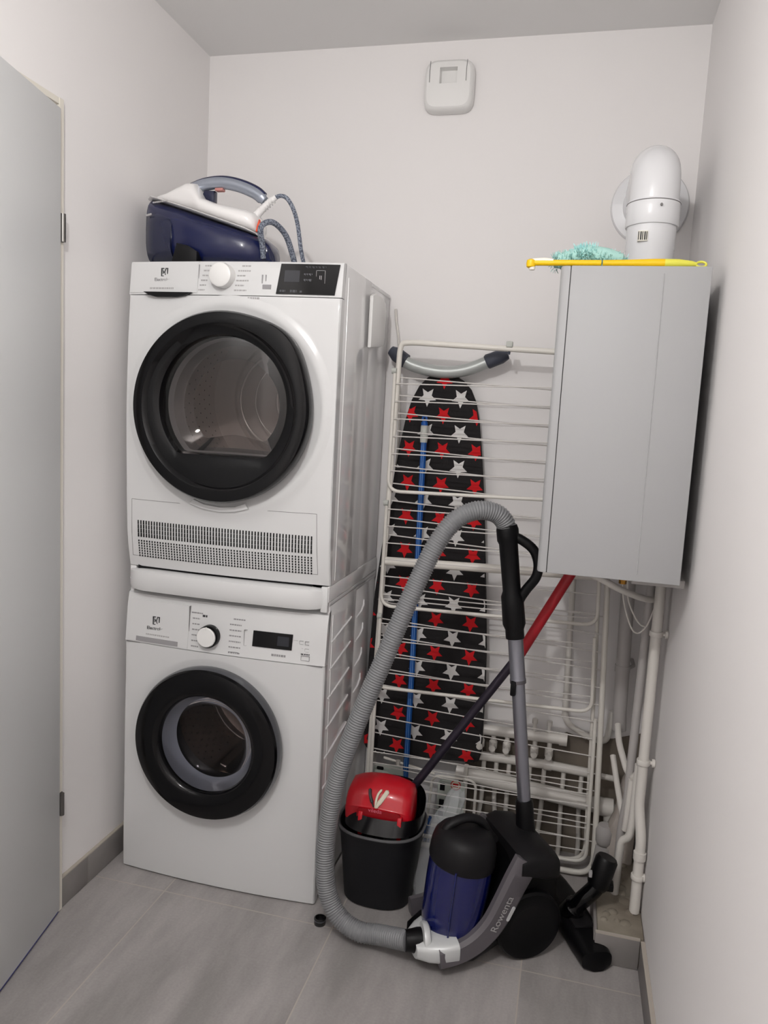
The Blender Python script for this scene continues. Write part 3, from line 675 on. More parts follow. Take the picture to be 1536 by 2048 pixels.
for i in range(1500):                          # fluffy strands
    t = random.random(); a = random.uniform(-.15*PI, 1.15*PI); rr = .030*math.sin(max(.12, t)*PI)**.4
    p = Vector((1.166+.160*t, -.585+rr*1.1*math.cos(a), 1.722+rr*.75*math.sin(a)+(.010 if .3 < t < .6 else 0)))
    d = Vector((random.uniform(-.5, .5), math.cos(a)+random.uniform(-.5, .5), math.sin(a)+random.uniform(-.4, .5))).normalized()*random.uniform(.008, .019)
    q = Vector((random.uniform(-1, 1), random.uniform(-1, 1), random.uniform(-1, 1))).normalized()*.0016
    p2 = p+d; p2.z = max(p2.z, 1.709)
    b.add([p-q, p+q, p2+q*.4, p2-q*.4], [[0, 1, 2, 3]], 'turquoise' if (p.z > 1.738 or random.random() < .45) else 'sea_green')
b.build('fluffy_head', du)

# ------------------------------------------------------------------ pipes
def pipe(name, label, P, r, m='pipe_white', parent=None, joints=(), rr=.03, group=None):
    b = MB(); b.tube(rounded(P, rr), r, m, 16); root = b.build(name)
    tag(root, label, 'pipe', group)
    return root
P1 = pipe('water_pipe', 'thick white vertical pipe nearest the right wall, running from the boiler down to the kerb', [(1.494, -.36, 1.012), (1.494, -.36, .372), (1.505, -.385, .29), (1.505, -.39, .086)], .0135, rr=.02)
def bracket(x, y, z, parent):
    b = MB(); b.lathe([(.0165, -.007), (.0175, -.005), (.0175, .005), (.0165, .007)], (x, y, z), 'pipe_white', n=20); b.tube([(x+.01, y, z), (W-.0015, y, z)], .0055, 'pipe_white', 10); b.lathe([(.011, -.008), (.011, 0)], (W-.001, y, z), 'pipe_white', 'x', 16); b.build('pipe_clip', parent)
bracket(1.494, -.36, .842, P1); bracket(1.494, -.36, .492, P1); bracket(1.505, -.388, .185, P1)
b = MB(); b.lathe([(.0165, 0), (.0165, .02)], (1.505, -.388, .235), 'pipe_white', n=20); b.build('pipe_sleeve', P1)
P2 = pipe('water_pipe', 'pale vertical pipe just left of the thick pipe near the right wall', [(1.478, -.30, 1.03), (1.470, -.30, .45), (1.470, -.30, .36), (1.462, -.29, .26), (1.462, -.29, .09)], .0115, 'pipe_grey')
P3 = pipe('water_pipe', 'wide grey vertical pipe under the boiler beside the drying rack', [(1.432, -.10, 1.05), (1.445, -.10, .52), (1.448, -.10, .47)], .020, 'pipe_grey', rr=.01)
b = MB(); b.lathe([(.022, -.01), (.022, .01)], (1.441, -.10, .66), 'pipe_grey', n=20); b.tube([(1.455, -.10, .66), (1.475, -.06, .66), (1.475, -.0015, .66)], .006, 'pipe_grey', 8); b.build('pipe_clip', P3)
P4 = pipe('water_pipe', 'white bent pipe slanting from the grey pipe to a forked joint by the right wall', [(1.440, -.14, .50), (1.442, -.20, .47), (1.463, -.28, .425), (1.478, -.31, .42), (1.492, -.33, .455)], .009)
P5 = pipe('water_pipe', 'white pipe dropping from the forked joint to the rough plaster', [(1.476, -.315, .418), (1.472, -.315, .30), (1.470, -.31, .27)], .0105)
P6 = pipe('water_pipe', 'slim white pipe slanting down behind the forked joint', [(1.435, -.13, .40), (1.452, -.20, .33), (1.468, -.28, .275)], .0085)
P7 = pipe('water_pipe', 'white pipe elbow curling below the forked joint beside the thick pipe', [(1.487, -.33, .47), (1.484, -.335, .30), (1.480, -.335, .262), (1.462, -.325, .245), (1.458, -.32, .14), (1.458, -.32, .085)], .0105, rr=.02)
P8 = pipe('heating_pipe', 'white vertical pipe on the back wall behind the rack, bending right at its foot', [(1.277, -.035, 1.10), (1.279, -.035, .87), (1.290, -.035, .445), (1.37, -.035, .405), (1.42, -.035, .398), (1.43, -.035, .50)], .0095)
P9 = pipe('waste_pipe', 'thick white waste pipe running across the back wall below the manifold', [(.965, -.065, .243), (1.03, -.065, .236), (1.40, -.065, .206), (1.45, -.065, .205), (1.462, -.065, .08)], .024, rr=.04)
b = MB(); b.lathe([(.028, -.02), (.028, .02)], (1.435, -.065, .204), 'pipe_white', 'x', 24); b.build('pipe_socket', P9)
b = MB(); b.tube([(1.397, -.06, .30), (1.46, -.06, .296)], .009, 'pipe_white', 12); tag(b.build('water_pipe'), 'short white horizontal pipe stub on the back wall right of the drying rack', 'pipe')
b = MB(); b.lathe([(.02, 0), (.026, .01), (.028, .045), (.02, .06)], (1.432, -.14, .125), 'pipe_grey', n=20); b.lathe([(.032, 0), (.03, .01), (.024, .07)], (1.432, -.14, .05), 'pipe_grey', n=20)
tag(b.build('pipe_trap'), 'grey bottle-shaped pipe trap at floor level behind the floor nozzle', 'pipe trap')
mf = thing('pipe_manifold', 'white two-bar water manifold with valves on the back wall behind the drying rack', 'manifold', (1.2, -.045, .25))
b = MB(); b.tube([(1.00, -.045, .385), (1.30, -.045, .392)], .0165, 'pipe_white', 16); b.lathe([(.02, -.012), (.02, .012)], (1.29, -.045, .392), 'pipe_white', 'x', 16); b.build('upper_bar', mf)
b = MB(); b.tube([(.98, -.045, .296), (1.235, -.045, .302), (1.385, -.045, .296)], .0145, 'pipe_white', 16); b.lathe([(.018, -.012), (.018, .012)], (1.25, -.045, .302), 'pipe_white', 'x', 16); b.build('lower_bar', mf)
for i, x in enumerate((1.035, 1.075, 1.118, 1.16, 1.205, 1.25)):
    b = MB(); b.lathe([(.0075, .30), (.0075, .325), (.0125, .33), (.013, .352), (.0075, .358), (.0075, .38)], (x, -.045, 0), 'pipe_white', n=12)
    b.lathe([(.007, 0), (.007, -.018), (.0105, -.019), (.0105, -.03)], (x, -.05, .341), 'pipe_white', 'y', 10); b.build('valve', mf)
for i, x in enumerate((1.05, 1.09, 1.13, 1.195, 1.24, 1.30, 1.355)):
    b = MB(); s_ = random.uniform(-.01, .015); b.tube(rounded([(x, -.042, .29), (x, -.042, .15), (x+s_, -.030, .06), (x+s_, -.030, .001)], .03), .0075, 'pipe_white', 10); b.build('tail_pipe', mf)
for i, x in enumerate((1.02, 1.20, 1.245)):
    b = MB(); b.lathe([(.006, 0), (.006, .03), (.009, .031), (.009, .045)], (x, -.045, .40), 'pipe_white', n=10); b.build('air_bleed', mf)

# ------------------------------------------------------------------ ironing board
ib = thing('ironing_board', 'black ironing board with red and white stars leaning on the wall behind the drying rack', 'ironing board', (.85, -.06, 0))
def by(z): return -.040-.030*(1.5-z)/1.25
outline = [(.842, 1.508), (.872, 1.502), (.903, 1.484), (.928, 1.458), (.946, 1.42), (.960, 1.36), (.972, 1.28), (.985, 1.18), (.996, 1.08), (1.008, .95), (1.022, .80), (1.034, .65), (1.040, .50), (1.042, .32), (1.036, .292), (1.02, .283),
           (.70, .262), (.672, .268), (.655, .29), (.652, .40), (.655, .60), (.662, .80), (.676, .95), (.692, 1.08), (.702, 1.18), (.715, 1.28), (.728, 1.36), (.744, 1.42), (.765, 1.463), (.79, 1.49), (.815, 1.503)]
bm_ = MB(); n_ = len(outline)
def sheet(off, inset=0):
    cx_, cz_ = .85, .85; return [(cx_+(x-cx_)*(1-inset), by(z)+off, cz_+(z-cz_)*(1-inset*.4)) for x, z in outline]
bm_.loft([sheet(.009, .015), sheet(.008), sheet(-.004), sheet(-.010, .012)], 'cover_black', True, True)
def clip(sub, cl):
    out = sub; m = len(cl)
    for i in range(m):
        A, B_ = cl[i], cl[(i+1) % m]; inp = out; out = []
        def side(p): return (B_[0]-A[0])*(p[1]-A[1])-(B_[1]-A[1])*(p[0]-A[0]) <= 1e-9
        for j in range(len(inp)):
            p, q = inp[j-1], inp[j]; sp, sq = side(p), side(q)
            if sp != sq:
                d1 = (B_[0]-A[0])*(p[1]-A[1])-(B_[1]-A[1])*(p[0]-A[0]); d2 = (B_[0]-A[0])*(q[1]-A[1])-(B_[1]-A[1])*(q[0]-A[0]); t = d1/(d1-d2)
                out.append((p[0]+(q[0]-p[0])*t, p[1]+(q[1]-p[1])*t))
            if sq: out.append(q)
        if not out: return []
    return out
inner = [(.85+(x-.85)*.985, .85+(z-.85)*.994) for x, z in outline]
def star(cx_, cz_, r, m):
    P = []
    for k in range(10):
        a = -PI/2 + k*PI/5; rr = r if k % 2 == 0 else r*.46; P.append((cx_+rr*math.cos(a)*1.02, cz_+rr*math.sin(a)*1.08))
    ctr = (cx_, cz_)
    for k in range(10):                        # clip kite by kite so the star stays star-shaped
        tri = [ctr, P[k], P[(k+1) % 10]]; c = clip(tri, inner)
        if len(c) >= 3: bm_.add([(x, by(z)-.0108, z) for x, z in c], [list(range(len(c)))], m)
for j in range(12):
    z = 1.484-.1073*j; xc = .845+.0033*j; sp = .104+.0009*j
    for i in (-2, -1, 0, 1, 2): star(xc+sp*i, z-.004*i*0, .0265, 'star_red')
    zw = z-.0537; xw = xc+.0016+sp*.5
    for i in (-3, -2, -1, 0, 1): star(xw+sp*i, zw, .0285, 'star_white')
bm_.build('board', ib, 60)
b = MB(); arc = catmull([(.700, -.065, 1.548), (.735, -.065, 1.527), (.79, -.065, 1.512), (.85, -.065, 1.507), (.91, -.065, 1.516), (.965, -.065, 1.538), (.985, -.065, 1.549)], 6)
b.tube(arc, .0185, 'tube_grey', 16); ft = b.build('foot_bar', ib)
b = MB(); b.tube([(.672, -.065, 1.568), (.69, -.065, 1.556), (.722, -.065, 1.535), (.724, -.065, 1.534)], [.014, .0225, .0225, .019], 'cap_dark', 16); b.build('end_cap', ft)
b = MB(); b.tube([(.970, -.065, 1.541), (.974, -.065, 1.543), (1.015, -.065, 1.560), (1.035, -.065, 1.566)], [.019, .0225, .0215, .013], 'cap_dark', 16); b.build('end_cap', ft)
for x in (.80, .88):
    b = MB(); b.tube([(x, -.028, .30), (x+.005, -.020, .9), (x, -.024, 1.50), (x, -.05, 1.515)], .0075, 'tube_grey', 10); b.build('leg', ib)
b = MB(); loop = [(.905, -.10, .065), (1.035, -.10, .075), (1.035, -.10, .236), (.895, -.10, .232), (.885, -.10, .065)]
b.tube(rounded(loop, .03, True), .0045, 'rack_white', 8, closed=True)
b.tube([(.73, -.095, .262), (.90, -.098, .236)], .0045, 'rack_white', 8); b.tube([(.78, -.10, .262), (.78, -.10, .002)], .007, 'rack_white', 8); b.tube([(1.0, -.09, .28), (1.0, -.10, .002)], .007, 'rack_white', 8); b.build('iron_rest', ib)
b = MB(); b.prism(rrect(.915, 1.003, .085, .228, .02), -.108, -.104, 'rest_pale'); rp = b.build('rest_plate', ib)
b = MB(); b.lathe([(.016, 0), (.016, -.002)], (.972, -.108, .215), 'star_red', 'y', 24); b.lathe([(.0135, 0), (.0135, -.0026)], (.972, -.108, .215), 'cream', 'y', 24); b.box(.963, .981, -.1112, -.108, .209, .221, 'star_red', .001); b.build('round_sticker', rp)
b = MB()
for z0, z1 in ((.19, .215), (.13, .16), (.10, .12)): b.box(.922, .938, -.1095, -.104, z0, z1, 'satin_black', .001)
b.build('slot', rp)
b = MB(); b.prism(rrect(.70, .80, .175, .245, .02), -.108, -.104, 'rest_pale'); b.prism(rrect(.712, .735, .225, .236, .004), -.1095, -.104, 'satin_black'); b.build('end_bracket', ib)

# ------------------------------------------------------------------ blue broom
br = thing('broom', 'blue-handled broom standing between the ironing board and the drying rack', 'broom', (.806, -.095, 0))
b = MB(); b.tube([(.806, -.098, .05), (.806, -.096, .585), (.799, -.095, 1.33)], .0095, 'blue_plastic', 12)
for dx in (-.003, .003): b.tube([(.806+dx, -.1072, .05), (.806+dx, -.1052, .585), (.799+dx, -.1042, 1.30)], .0009, 'line_pale', 5)
b.build('handle', br)
b = MB(); b.lathe([(.011, 1.29), (.0118, 1.30), (.0118, 1.338), (.011, 1.342)], (.799, -.095, 0), 'sleeve', n=16); b.build('sleeve', br)
b = MB(); b.tube([(.799, -.095, 1.335), (.798, -.095, 1.352)], .0105, 'blue_plastic', 12); b.tube([(.798+.006*math.cos(a), -.095, 1.361+.009*math.sin(a)) for a in [2*PI*k/16 for k in range(16)]], .0035, 'blue_plastic', 8, closed=True); b.build('hanging_loop', br)
b = MB(); b.box(.72, .90, -.115, -.080, .055, .085, 'blue_plastic', .006); b.lathe([(.014, .08), (.011, .13)], (.806, -.0975, 0), 'blue_plastic', n=14); hd = b.build('head', br)
b = MB()
for i in range(28):
    for y in (-.107, -.0975, -.088): x = .725+.17*i/27; b.tube([(x, y, .06), (x+random.uniform(-.003, .003), y, .001)], .0022, 'blue_plastic', 5)
o = b.build('bristles', hd)

# ------------------------------------------------------------------ drying rack
rk = thing('drying_rack', 'folded white wire clothes drying rack standing in front of the ironing board', 'drying rack', (1.03, -.14, 0))
RY = -.135
b = MB()
fr = [(.684, RY, .010), (.690, RY, .22), (.7175, RY, 1.56), (.722, RY, 1.583), (.76, RY, 1.586), (1.34, RY, 1.566), (1.362, RY, 1.05), (1.376, RY, .897), (1.386, RY, .64), (1.405, RY, .17), (1.408, RY, .016)]
b.tube(rounded(fr, .055, True), .0085, 'rack_white', 12, closed=True); b.build('main_frame', rk)
b = MB(); b.tube([(.708, RY, .918), (1.37, RY, .936)], .0135, 'rack_white', 12); b.build('crossbar', rk)
b = MB(); lg = [(.702, RY+.016, .035), (.712, RY+.016, .9), (1.352, RY+.016, .9), (1.382, RY+.016, .17), (1.385, RY+.016, .050)]
b.tube(rounded([(.74, RY+.016, .03), (1.383, RY+.016, .045), (1.364, RY+.016, .62), (1.345, RY+.016, 1.05)], .06), .0058, 'rack_white', 10); b.build('leg_frame', rk)
b = MB(); b.box(1.034, 1.052, RY-.012, RY+.010, 1.580, 1.597, 'sleeve', .002); b.tube([(1.045, RY, 1.585), (1.042, RY, 1.560)], .004, 'cap_dark', 8); b.build('locking_clip', rk)
def wing(zt, zb, x0, x1, wires_, y, name='wing_frame'):
    b = MB(); b.tube(rounded([(x0, y, zt), (x0-.002, y, zb), (x1+.01, y, zb+.014), (x1, y, zt+.01)], .04), .0055, 'rack_white', 10); f = b.build(name, rk)
    for z in wires_:
        b = MB(); b.tube([(x0, y, z), ((x0+x1)/2, y, z+.004), (x1+.003, y, z+.012)], .0019, 'wire_white', 6); b.build('wire', f)
    for X in (x0-.001,):
        b = MB(); b.tube([(X-.008, y, zt), (X+.006, y, zt)], .009, 'sleeve', 10); b.build('pivot', f)
wing(1.50, 1.137, .709, 1.335, [1.462-.0525*i for i in range(6)], RY-.012)
wing(1.10, .778, .706, 1.345, [1.082-.0525*i for i in range(5)] + [.815, .80], RY-.012)
wing(.745, .515, .705, 1.352, [.722-.0525*i for i in range(4)], RY-.012)
wing(.50, .045, .703, 1.375, [.30-.036*i for i in range(7)], RY-.012)
for i in range(26):                               # wires of the main frame, sagging down to the right
    z = 1.482-.0535*i
    if .88 < z < .95 or z < .06: continue
    x0 = .7175-.033*(1.56-z)/1.34; x1 = 1.345+.06*(1.5-z)/1.45
    b = MB(); b.tube([(x0, RY+.004, z), (x0+.3, RY+.004, z-.012), (x1, RY+.004, z-.024)], .0019, 'wire_white', 6); b.build('wire', rk)

# ------------------------------------------------------------------ bucket, mop
bk = thing('bucket', 'dark grey mop bucket standing between the washing machine and the vacuum cleaner', 'bucket', (.80, -.385, 0))
BC = (.805, -.395)
def bring(a, c, z, n=2.6): return superell((BC[0], BC[1], z), (1, 0, 0), (0, 1, 0), a*1.05, c*1.05, n, 48)
b = MB(); b.loft([bring(.088, .080, .001), bring(.093, .086, .006), bring(.112, .104, .205), bring(.116, .108, .206), bring(.117, .110, .222), bring(.112, .105, .2225), bring(.108, .100, .20), bring(.088, .081, .012)], 'bucket', True, True); b.build('tub', bk)
b = MB(); b.tube([Vector(p) for p in superell((BC[0], BC[1], .2215), (1, 0, 0), (0, 1, 0), .123, .1155, 2.6, 48)], .0042, 'rim_grey', 8, closed=True); b.build('rim', bk)
b = MB(); Q = superell((BC[0]+.005, BC[1], .226), (1, 0, 0), (0, 1, 0), .112, .103, 2.6, 48); Q2 = [(p[0]*1.0, p[1], .262+.045*max(0, (p[1]-BC[1])/.1)) for p in superell((BC[0]+.010, BC[1]+.012, 0), (1, 0, 0), (0, 1, 0), .107, .090, 2.6, 48)]
b.loft([Q, Q2, [(p[0], p[1], p[2]-.004) for p in superell((BC[0]+.010, BC[1]+.012, .26), (1, 0, 0), (0, 1, 0), .100, .083, 2.6, 48)], [(p[0], p[1], .225) for p in superell((BC[0]+.005, BC[1], .22), (1, 0, 0), (0, 1, 0), .10, .09, 2.6, 48)]], 'bucket_gloss', False, False); b.build('lid_collar', bk)
wr = thing('mop_wringer', 'glossy red mop wringer with white leaf emblem sitting on the dark bucket', 'wringer', (.79, -.43, .222))
def wsec(x, s_, h): return [(x, -.405+y*s_, .236+z*h) for y, z in ((.055, 0), (.06, .06), (.055, .098), (.03, .108), (0, .104), (-.03, .094), (-.048, .075), (-.055, .050), (-.057, .048), (-.050, .0))]
b = MB(); XS = [(.703, .55, .45), (.7065, .75, .72), (.714, .9, .87), (.732, .96, .94), (.760, 1, 1), (.80, 1, 1.03), (.84, 1, 1), (.868, .96, .94), (.886, .9, .87), (.8935, .75, .72), (.897, .55, .45)]
b.loft([wsec(*q) for q in XS], 'red_plastic'); b.build('housing', wr, 50)
b = MB(); b.prism(rrect(.745, .868, .240, .281, .008), -.4655, -.45, 'red_dark'); b.build('front_recess', wr)
for x in (.757, .868):
    b = MB(); b.prism([(-.468, .272), (-.474, .262), (-.474, .222), (-.468, .205), (-.458, .205), (-.455, .272)], x-.006, x+.006, 'red_plastic', axis='x', bev=.002); b.build('lug', wr)
b = MB()
b.tube(catmull([(.798, -.4625, .286), (.806, -.4600, .300), (.818, -.4500, .318), (.826, -.4385, .3315)], 5), [.0015]+[.0048]*4+[.0065]*10+[.001], 'cream', 8, sy=.8)
b.tube(catmull([(.797, -.4625, .285), (.797, -.4600, .302), (.800, -.4500, .320), (.808, -.4385, .3315)], 5), [.001]+[.0038]*4+[.0045]*10+[.001], 'cream', 8, sy=.8)
b.build('leaf_emblem', wr)
b = MB(); b.tube(catmull([(.792, -.4625, .288), (.786, -.4600, .301), (.778, -.4510, .316), (.774, -.4400, .3300)], 5), [.001]+[.003]*4+[.0058]*10+[.001], 'print_dark', 8, sy=.8); b.build('dark_leaf', wr)
lettering('vileda', .017, Matrix.Translation((.797, -.4660, .2745)) @ FRONT, 'pink_print', 'lettering', wr)
mp = thing('mop', 'red and dark metal mop leaning from the bucket up behind the boiler', 'mop', (.86, -.30, .02))
m0, m1, m2 = Vector((.835, -.335, .235)), Vector((1.149, -.285, .722)), Vector((1.295, -.262, 1.015))
b = MB(); b.tube([m0, m1], .0125, 'mop_dark', 14); b.build('lower_pole', mp)
b = MB(); b.tube([m1, m2], .0150, 'mop_red', 14); b.build('upper_pole', mp)
b = MB(); b.lathe([(.03, .05), (.04, .08), (.035, .2), (.018, .24)], (.835, -.335, 0), 'sleeve', n=20); b.build('mop_head', mp)

# ------------------------------------------------------------------ small cap on the floor
cpo = thing('bottle_cap', 'small black round cap on the floor tiles by the corner of the washing machine', 'cap', (.690, -.585, 0))
b = MB(); b.lathe([(.0155, 0), (.016, .002), (.016, .017), (.0145, .018), (.0125, .018), (.0125, .006)], (.690, -.585, 0), 'cap_black', n=28); b.build('shell', cpo)
b = MB(); b.lathe([(.0162, .011), (.0164, .012), (.0164, .0145), (.0162, .0155)], (.690, -.585, 0), 'rubber_grey', n=28, cap0=False, cap1=False); b.build('band', cpo)

# ------------------------------------------------------------------ clear bag
b = MB(); rings = []
for j in range(15):
    t = j/14; z = .004+.30*t; c = Vector((.935+.055*t-.015*math.sin(t*5), -.40+.08*t, z)); R = []
    for k in range(28):
        a = 2*PI*k/28; r = (.042+.022*math.sin(PI*min(1, t*1.15)))*(1+.20*math.sin(3*a+j*.5)+.11*math.sin(7*a-j*.8)); r *= (.40 if j == 14 else .72)
        R.append(c+Vector((r*math.cos(a)*.85, r*math.sin(a)*.7, .006*math.sin(5*a+j))))
    R = [Vector((p.x, p.y, max(p.z, .002))) for p in R]; rings.append(R)
b.loft(rings, 'bag_film', True, True); tag(b.build('plastic_bag', angle=60), 'crumpled translucent plastic bag squeezed between the bucket and the vacuum cleaner', 'bag')

# ------------------------------------------------------------------ vacuum cleaner
VC = Vector((1.13, -.50, 0)); VA = math.atan2(-.52910, -.84856)
vc = thing('vacuum_cleaner', 'black and blue canister vacuum cleaner with grey ribbed hose, standing on the floor', 'vacuum cleaner', VC, VA)
VM = wm(vc)
def V(): return MB(VM)                         # local: x forward, y towards the room, z up
b = V()
def vs_(x, hw, z0, z1, n=3): return superell((x, 0, (z0+z1)/2), (0, 1, 0), (0, 0, 1), hw, (z1-z0)/2, n, 32)
b.loft([vs_(-.165, .05, .06, .17), vs_(-.155, .070, .035, .215), vs_(-.125, .078, .022, .262), vs_(-.08, .080, .018, .285), vs_(-.02, .082, .016, .265), vs_(.03, .095, .014, .15), vs_(.09, .108, .012, .075), vs_(.16, .095, .012, .055), vs_(.205, .065, .014, .048), vs_(.215, .04, .018, .042)], 'vac_black')
body = b.build('chassis', vc)
# dust container: tilted cylinder
b = V(); A0, A1 = Vector((.120, .012, .040)), Vector((.095, .012, .262)); ax = (A1-A0).normalized(); ux = Vector((ax.z, 0, -ax.x)); uy = Vector((0, 1, 0))
def cr(t, r, k=40, asp=1.08): c = A0.lerp(A1, t); return [c+ux*r*math.cos(2*PI*i/k)+uy*r*asp*math.sin(2*PI*i/k) for i in range(k)]
b.loft([cr(-.04, .068), cr(0, .074), cr(.3, .078), cr(.7, .081), cr(.95, .081)], 'vac_blue'); dc_ = b.build('dust_container', vc)
b = V(); b.loft([cr(.93, .083), cr(.96, .0845), cr(1.10, .083), cr(1.20, .078), cr(1.27, .066), cr(1.30, .045)], 'vac_soft'); b.build('container_lid', dc_)
b = V(); b.tube(catmull([(.150, .0, .305), (.135, .0, .335), (.09, .0, .350), (.045, .0, .338), (.02, 0, .305), (0, 0, .28)], 6), .0145, 'vac_soft', 14, sy=.75); b.build('carry_handle', vc)
b = V(); b.tube([(.145, .087, .26), (.155, .089, .14), (.155, .085, .06)], .003, 'vac_blue', 8); b.build('container_rib', dc_)
# side fenders (grey bands)
band = [(-.030, .285), (-.004, .235), (.022, .180), (.052, .125), (.090, .088), (.135, .068), (.185, .062)]
def fender(sg):
    b = V(); up = catmull([(x, 0, z) for x, z in band], 6); n_ = len(up); rings = []
    for i, p in enumerate(up):
        q = up[min(i+1, n_-1)]-up[max(i-1, 0)]; q.normalize(); nn = Vector((q.z, 0, -q.x)); t = i/(n_-1)
        wd = .036*(1-.25*t); rings.append([p-nn*wd*.6+Vector((0, sg*.094, 0)), p-nn*wd*.6+Vector((0, sg*.108, 0)), p-nn*wd*.3+Vector((0, sg*.117, 0)), p+nn*wd+Vector((0, sg*.119, 0)), p+nn*wd*1.25+Vector((0, sg*.113, 0)), p+nn*wd*1.25+Vector((0, sg*.094, 0))])
    b.loft(rings, 'vac_grey'); return b.build('fender', vc)
fe = fender(1); fender(-1)
b = V(); b.loft([vs_(-.02, .122, .235, .290, 4), vs_(-.055, .124, .225, .305, 4), vs_(-.10, .120, .21, .300, 4), vs_(-.14, .10, .20, .27, 4)], 'vac_soft'); b.build('rear_cover', vc)
for sg in (1, -1):
    b = V(); b.lathe([(.085, 0), (.091, .004), (.091, .022), (.086, .028), (.06, .031), (.055, .028), (.0001, .029)] if sg > 0 else [(.085, 0), (.091, -.004), (.091, -.022), (.086, -.028), (.0001, -.03)], (-.066, sg*.074, .0915), 'vac_black', 'y', 44); b.build('wheel', vc)
b = V(); b.lathe([(.02, -.012), (.02, .012)], (.155, 0, .0205), 'vac_black', 'y', 20); b.build('front_castor', vc)
# lettering along the near fender
def fside(x, z): return VM @ Matrix.Translation((x, .1225, z)) @ Matrix.Rotation(PI, 4, 'Z') @ FRONT
Mt = VM @ Matrix.Translation((.0200, .1205, .150)) @ Matrix.Rotation(PI, 4, 'Z') @ FRONT @ Matrix.Rotation(math.radians(64), 4, 'Z')
lettering('Rowenta', .027, Mt, 'soft_grey', 'lettering', fe)
b = MB(VM @ Matrix.Translation((.004, .1200, .152)) @ Matrix.Rotation(math.radians(-26), 4, 'Y')); b.prism(rrect(-.0045, .0045, -.02, .02, .0044), 0, .0015, 'vac_silver'); b.build('badge', fe)
# front silver nose and hose collar
b = V(); b.loft([superell((x, .042, (z0+z1)/2), (0, 1, 0), (0, 0, 1), hw, (z1-z0)/2, nn, 32) for x, hw, z0, z1, nn in ((.135, .079, .035, .094, 4), (.17, .077, .033, .090, 4), (.205, .062, .032, .083, 3.5), (.232, .04, .033, .076, 3))], 'vac_silver'); nose = b.build('nose', vc)
C0 = Vector((.190, .050, .064)); CDn = Vector((.95, -.16, .02)).normalized()
def along(b, c, d, prof, m, n=32):
    u = d.cross(Vector((0, 0, 1))).normalized(); v = u.cross(d); b.loft([[c+d*h+u*r*math.cos(2*PI*k/n)+v*r*math.sin(2*PI*k/n) for k in range(n)] for r, h in prof], m)
b = V(); along(b, C0, CDn, [(.036, 0), (.042, .004), (.044, .012), (.042, .018), (.031, .020)], 'vac_silver'); b.build('collar_ring', vc)
b = V(); along(b, C0, CDn, [(.030, .0), (.030, .03), (.027, .045), (.025, .06)], 'vac_black'); b.build('hose_connector', vc)
hs = VM @ (C0+CDn*.055)
HP = catmull([hs, (.865, -.640, .046), (.81, -.638, .042), (.755, -.628, .062), (.718, -.618, .115), (.704, -.612, .20), (.706, -.606, .30), (.722, -.60, .42), (.752, -.592, .534), (.790, -.578, .655), (.826, -.563, .76), (.858, -.545, .86), (.893, -.523, .96), (.927, -.505, 1.045), (.968, -.487, 1.108), (1.018, -.468, 1.136), (1.065, -.448, 1.132), (1.091, -.435, 1.108), (1.098, -.43, 1.08)], 10)
# resample at fine pitch
L = [0]
for a, c in zip(HP, HP[1:]): L.append(L[-1]+(c-a).length)
pitch = .0066; pts = []; rad = []; k = 0; d = 0
while d < L[-1]:
    while L[k+1] < d: k += 1
    t = (d-L[k])/(L[k+1]-L[k]); pts.append(HP[k].lerp(HP[k+1], t)); rad.append((.0222, .0240, .0256, .0240)[len(pts) % 4]); d += pitch/4
b = MB(); b.tube(pts, rad, 'hose_grey', 20); b.build('hose', vc, 180)
G0, G1 = Vector((1.098, -.43, 1.09)), Vector((1.140, -.43, .80))
gd = (G1-G0)
b = MB(); b.tube([G0+gd*t for t in (-.04, 0, .10, .13, .55, .60, .85, .9, .98)], [.0255, .029, .0285, .0245, .0235, .029, .030, .0245, .0245], 'vac_black', 20); gr = b.build('wand_grip', vc)
b = MB(); b.tube(catmull([(1.110, -.43, 1.073), (1.135, -.43, 1.066), (1.168, -.43, 1.043), (1.183, -.43, 1.008), (1.180, -.43, .972), (1.158, -.43, .937), (1.142, -.43, .905), (1.135, -.43, .86)], 6), .0128, 'vac_black', 14); b.build('loop_handle', gr)
W0, W1, W2 = Vector((1.139, -.43, .812)), Vector((1.154, -.43, .70)), Vector((1.205, -.44, .30))
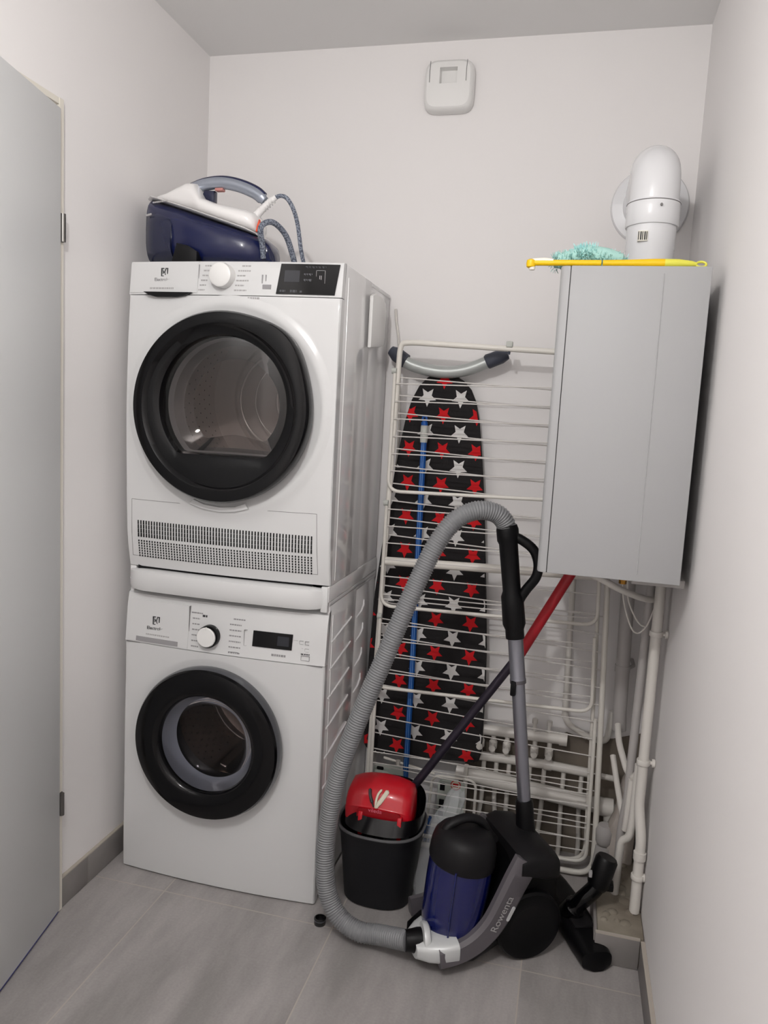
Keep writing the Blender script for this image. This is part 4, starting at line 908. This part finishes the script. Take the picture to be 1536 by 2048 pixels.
b = MB(); b.tube([W0, W1, W1+(W1-W0)*.04, W1+(W1-W0)*.05], [.0200, .0200, .0215, .018], 'wand_silver', 24); b.build('upper_tube', vc)
b = MB(); b.tube([W1, W2], .0175, 'wand_silver', 24); b.tube([W1+(W2-W1)*.01, W1+(W2-W1)*.035], .0213, 'vac_grey', 24); b.build('lower_tube', vc)
b = MB(); b.box(1.138, 1.152, -.4545, -.435, .655, .695, 'vac_black', .004); b.build('slide_button', vc)
b = MB(); b.tube([W1+(W2-W1)*.82, W1+(W2-W1)*.84, W1+(W2-W1)*.95, Vector((1.207, -.445, .28)), Vector((1.208, -.45, .24))], [.021, .0235, .0240, .027, .032], 'vac_black', 24); b.build('wand_socket', vc)

# ------------------------------------------------------------------ floor nozzle lying at the right
nz = thing('vacuum_nozzle', 'black vacuum floor nozzle with swivel neck lying on the tiles right of the vacuum cleaner', 'vacuum nozzle', (1.340, -.368, 0), math.atan2(-.365, .155))
NM = wm(nz)
b = MB(NM)      # local x along the bar towards the camera
def ns(x, hw, h): return superell((x, 0, h/2+.002), (0, 1, 0), (0, 0, 1), hw, h/2, 3.2, 24)
b.loft([ns(-.195, .02, .03), ns(-.188, .040, .045), ns(-.12, .045, .054), ns(0, .047, .062), ns(.12, .045, .054), ns(.180, .040, .048), ns(.188, .020, .03)], 'vac_black'); b.build('brush_head', nz)
b = MB(NM); b.box(-.10, .10, -.028, .028, .055, .064, 'vac_soft', .004); b.build('top_cover', nz)
b = MB(); b.tube(catmull([(1.338, -.40, .055), (1.352, -.415, .085), (1.372, -.42, .115), (1.395, -.415, .142), (1.408, -.41, .165)], 5), [.030]*6+[.0225]*15, 'gloss_black', 18); nk = b.build('swivel_neck', nz)
b = MB(); b.tube([(1.400, -.415, .150), (1.405, -.412, .160), (1.422, -.402, .225), (1.424, -.401, .232)], [.024, .0295, .0295, .025], 'vac_black', 20); b.box(1.378, 1.387, -.435, -.42, .185, .20, 'soft_grey', .002); b.box(1.41, 1.445, -.42, -.39, .145, .165, 'vac_black', .004); b.build('tube_socket', nk)
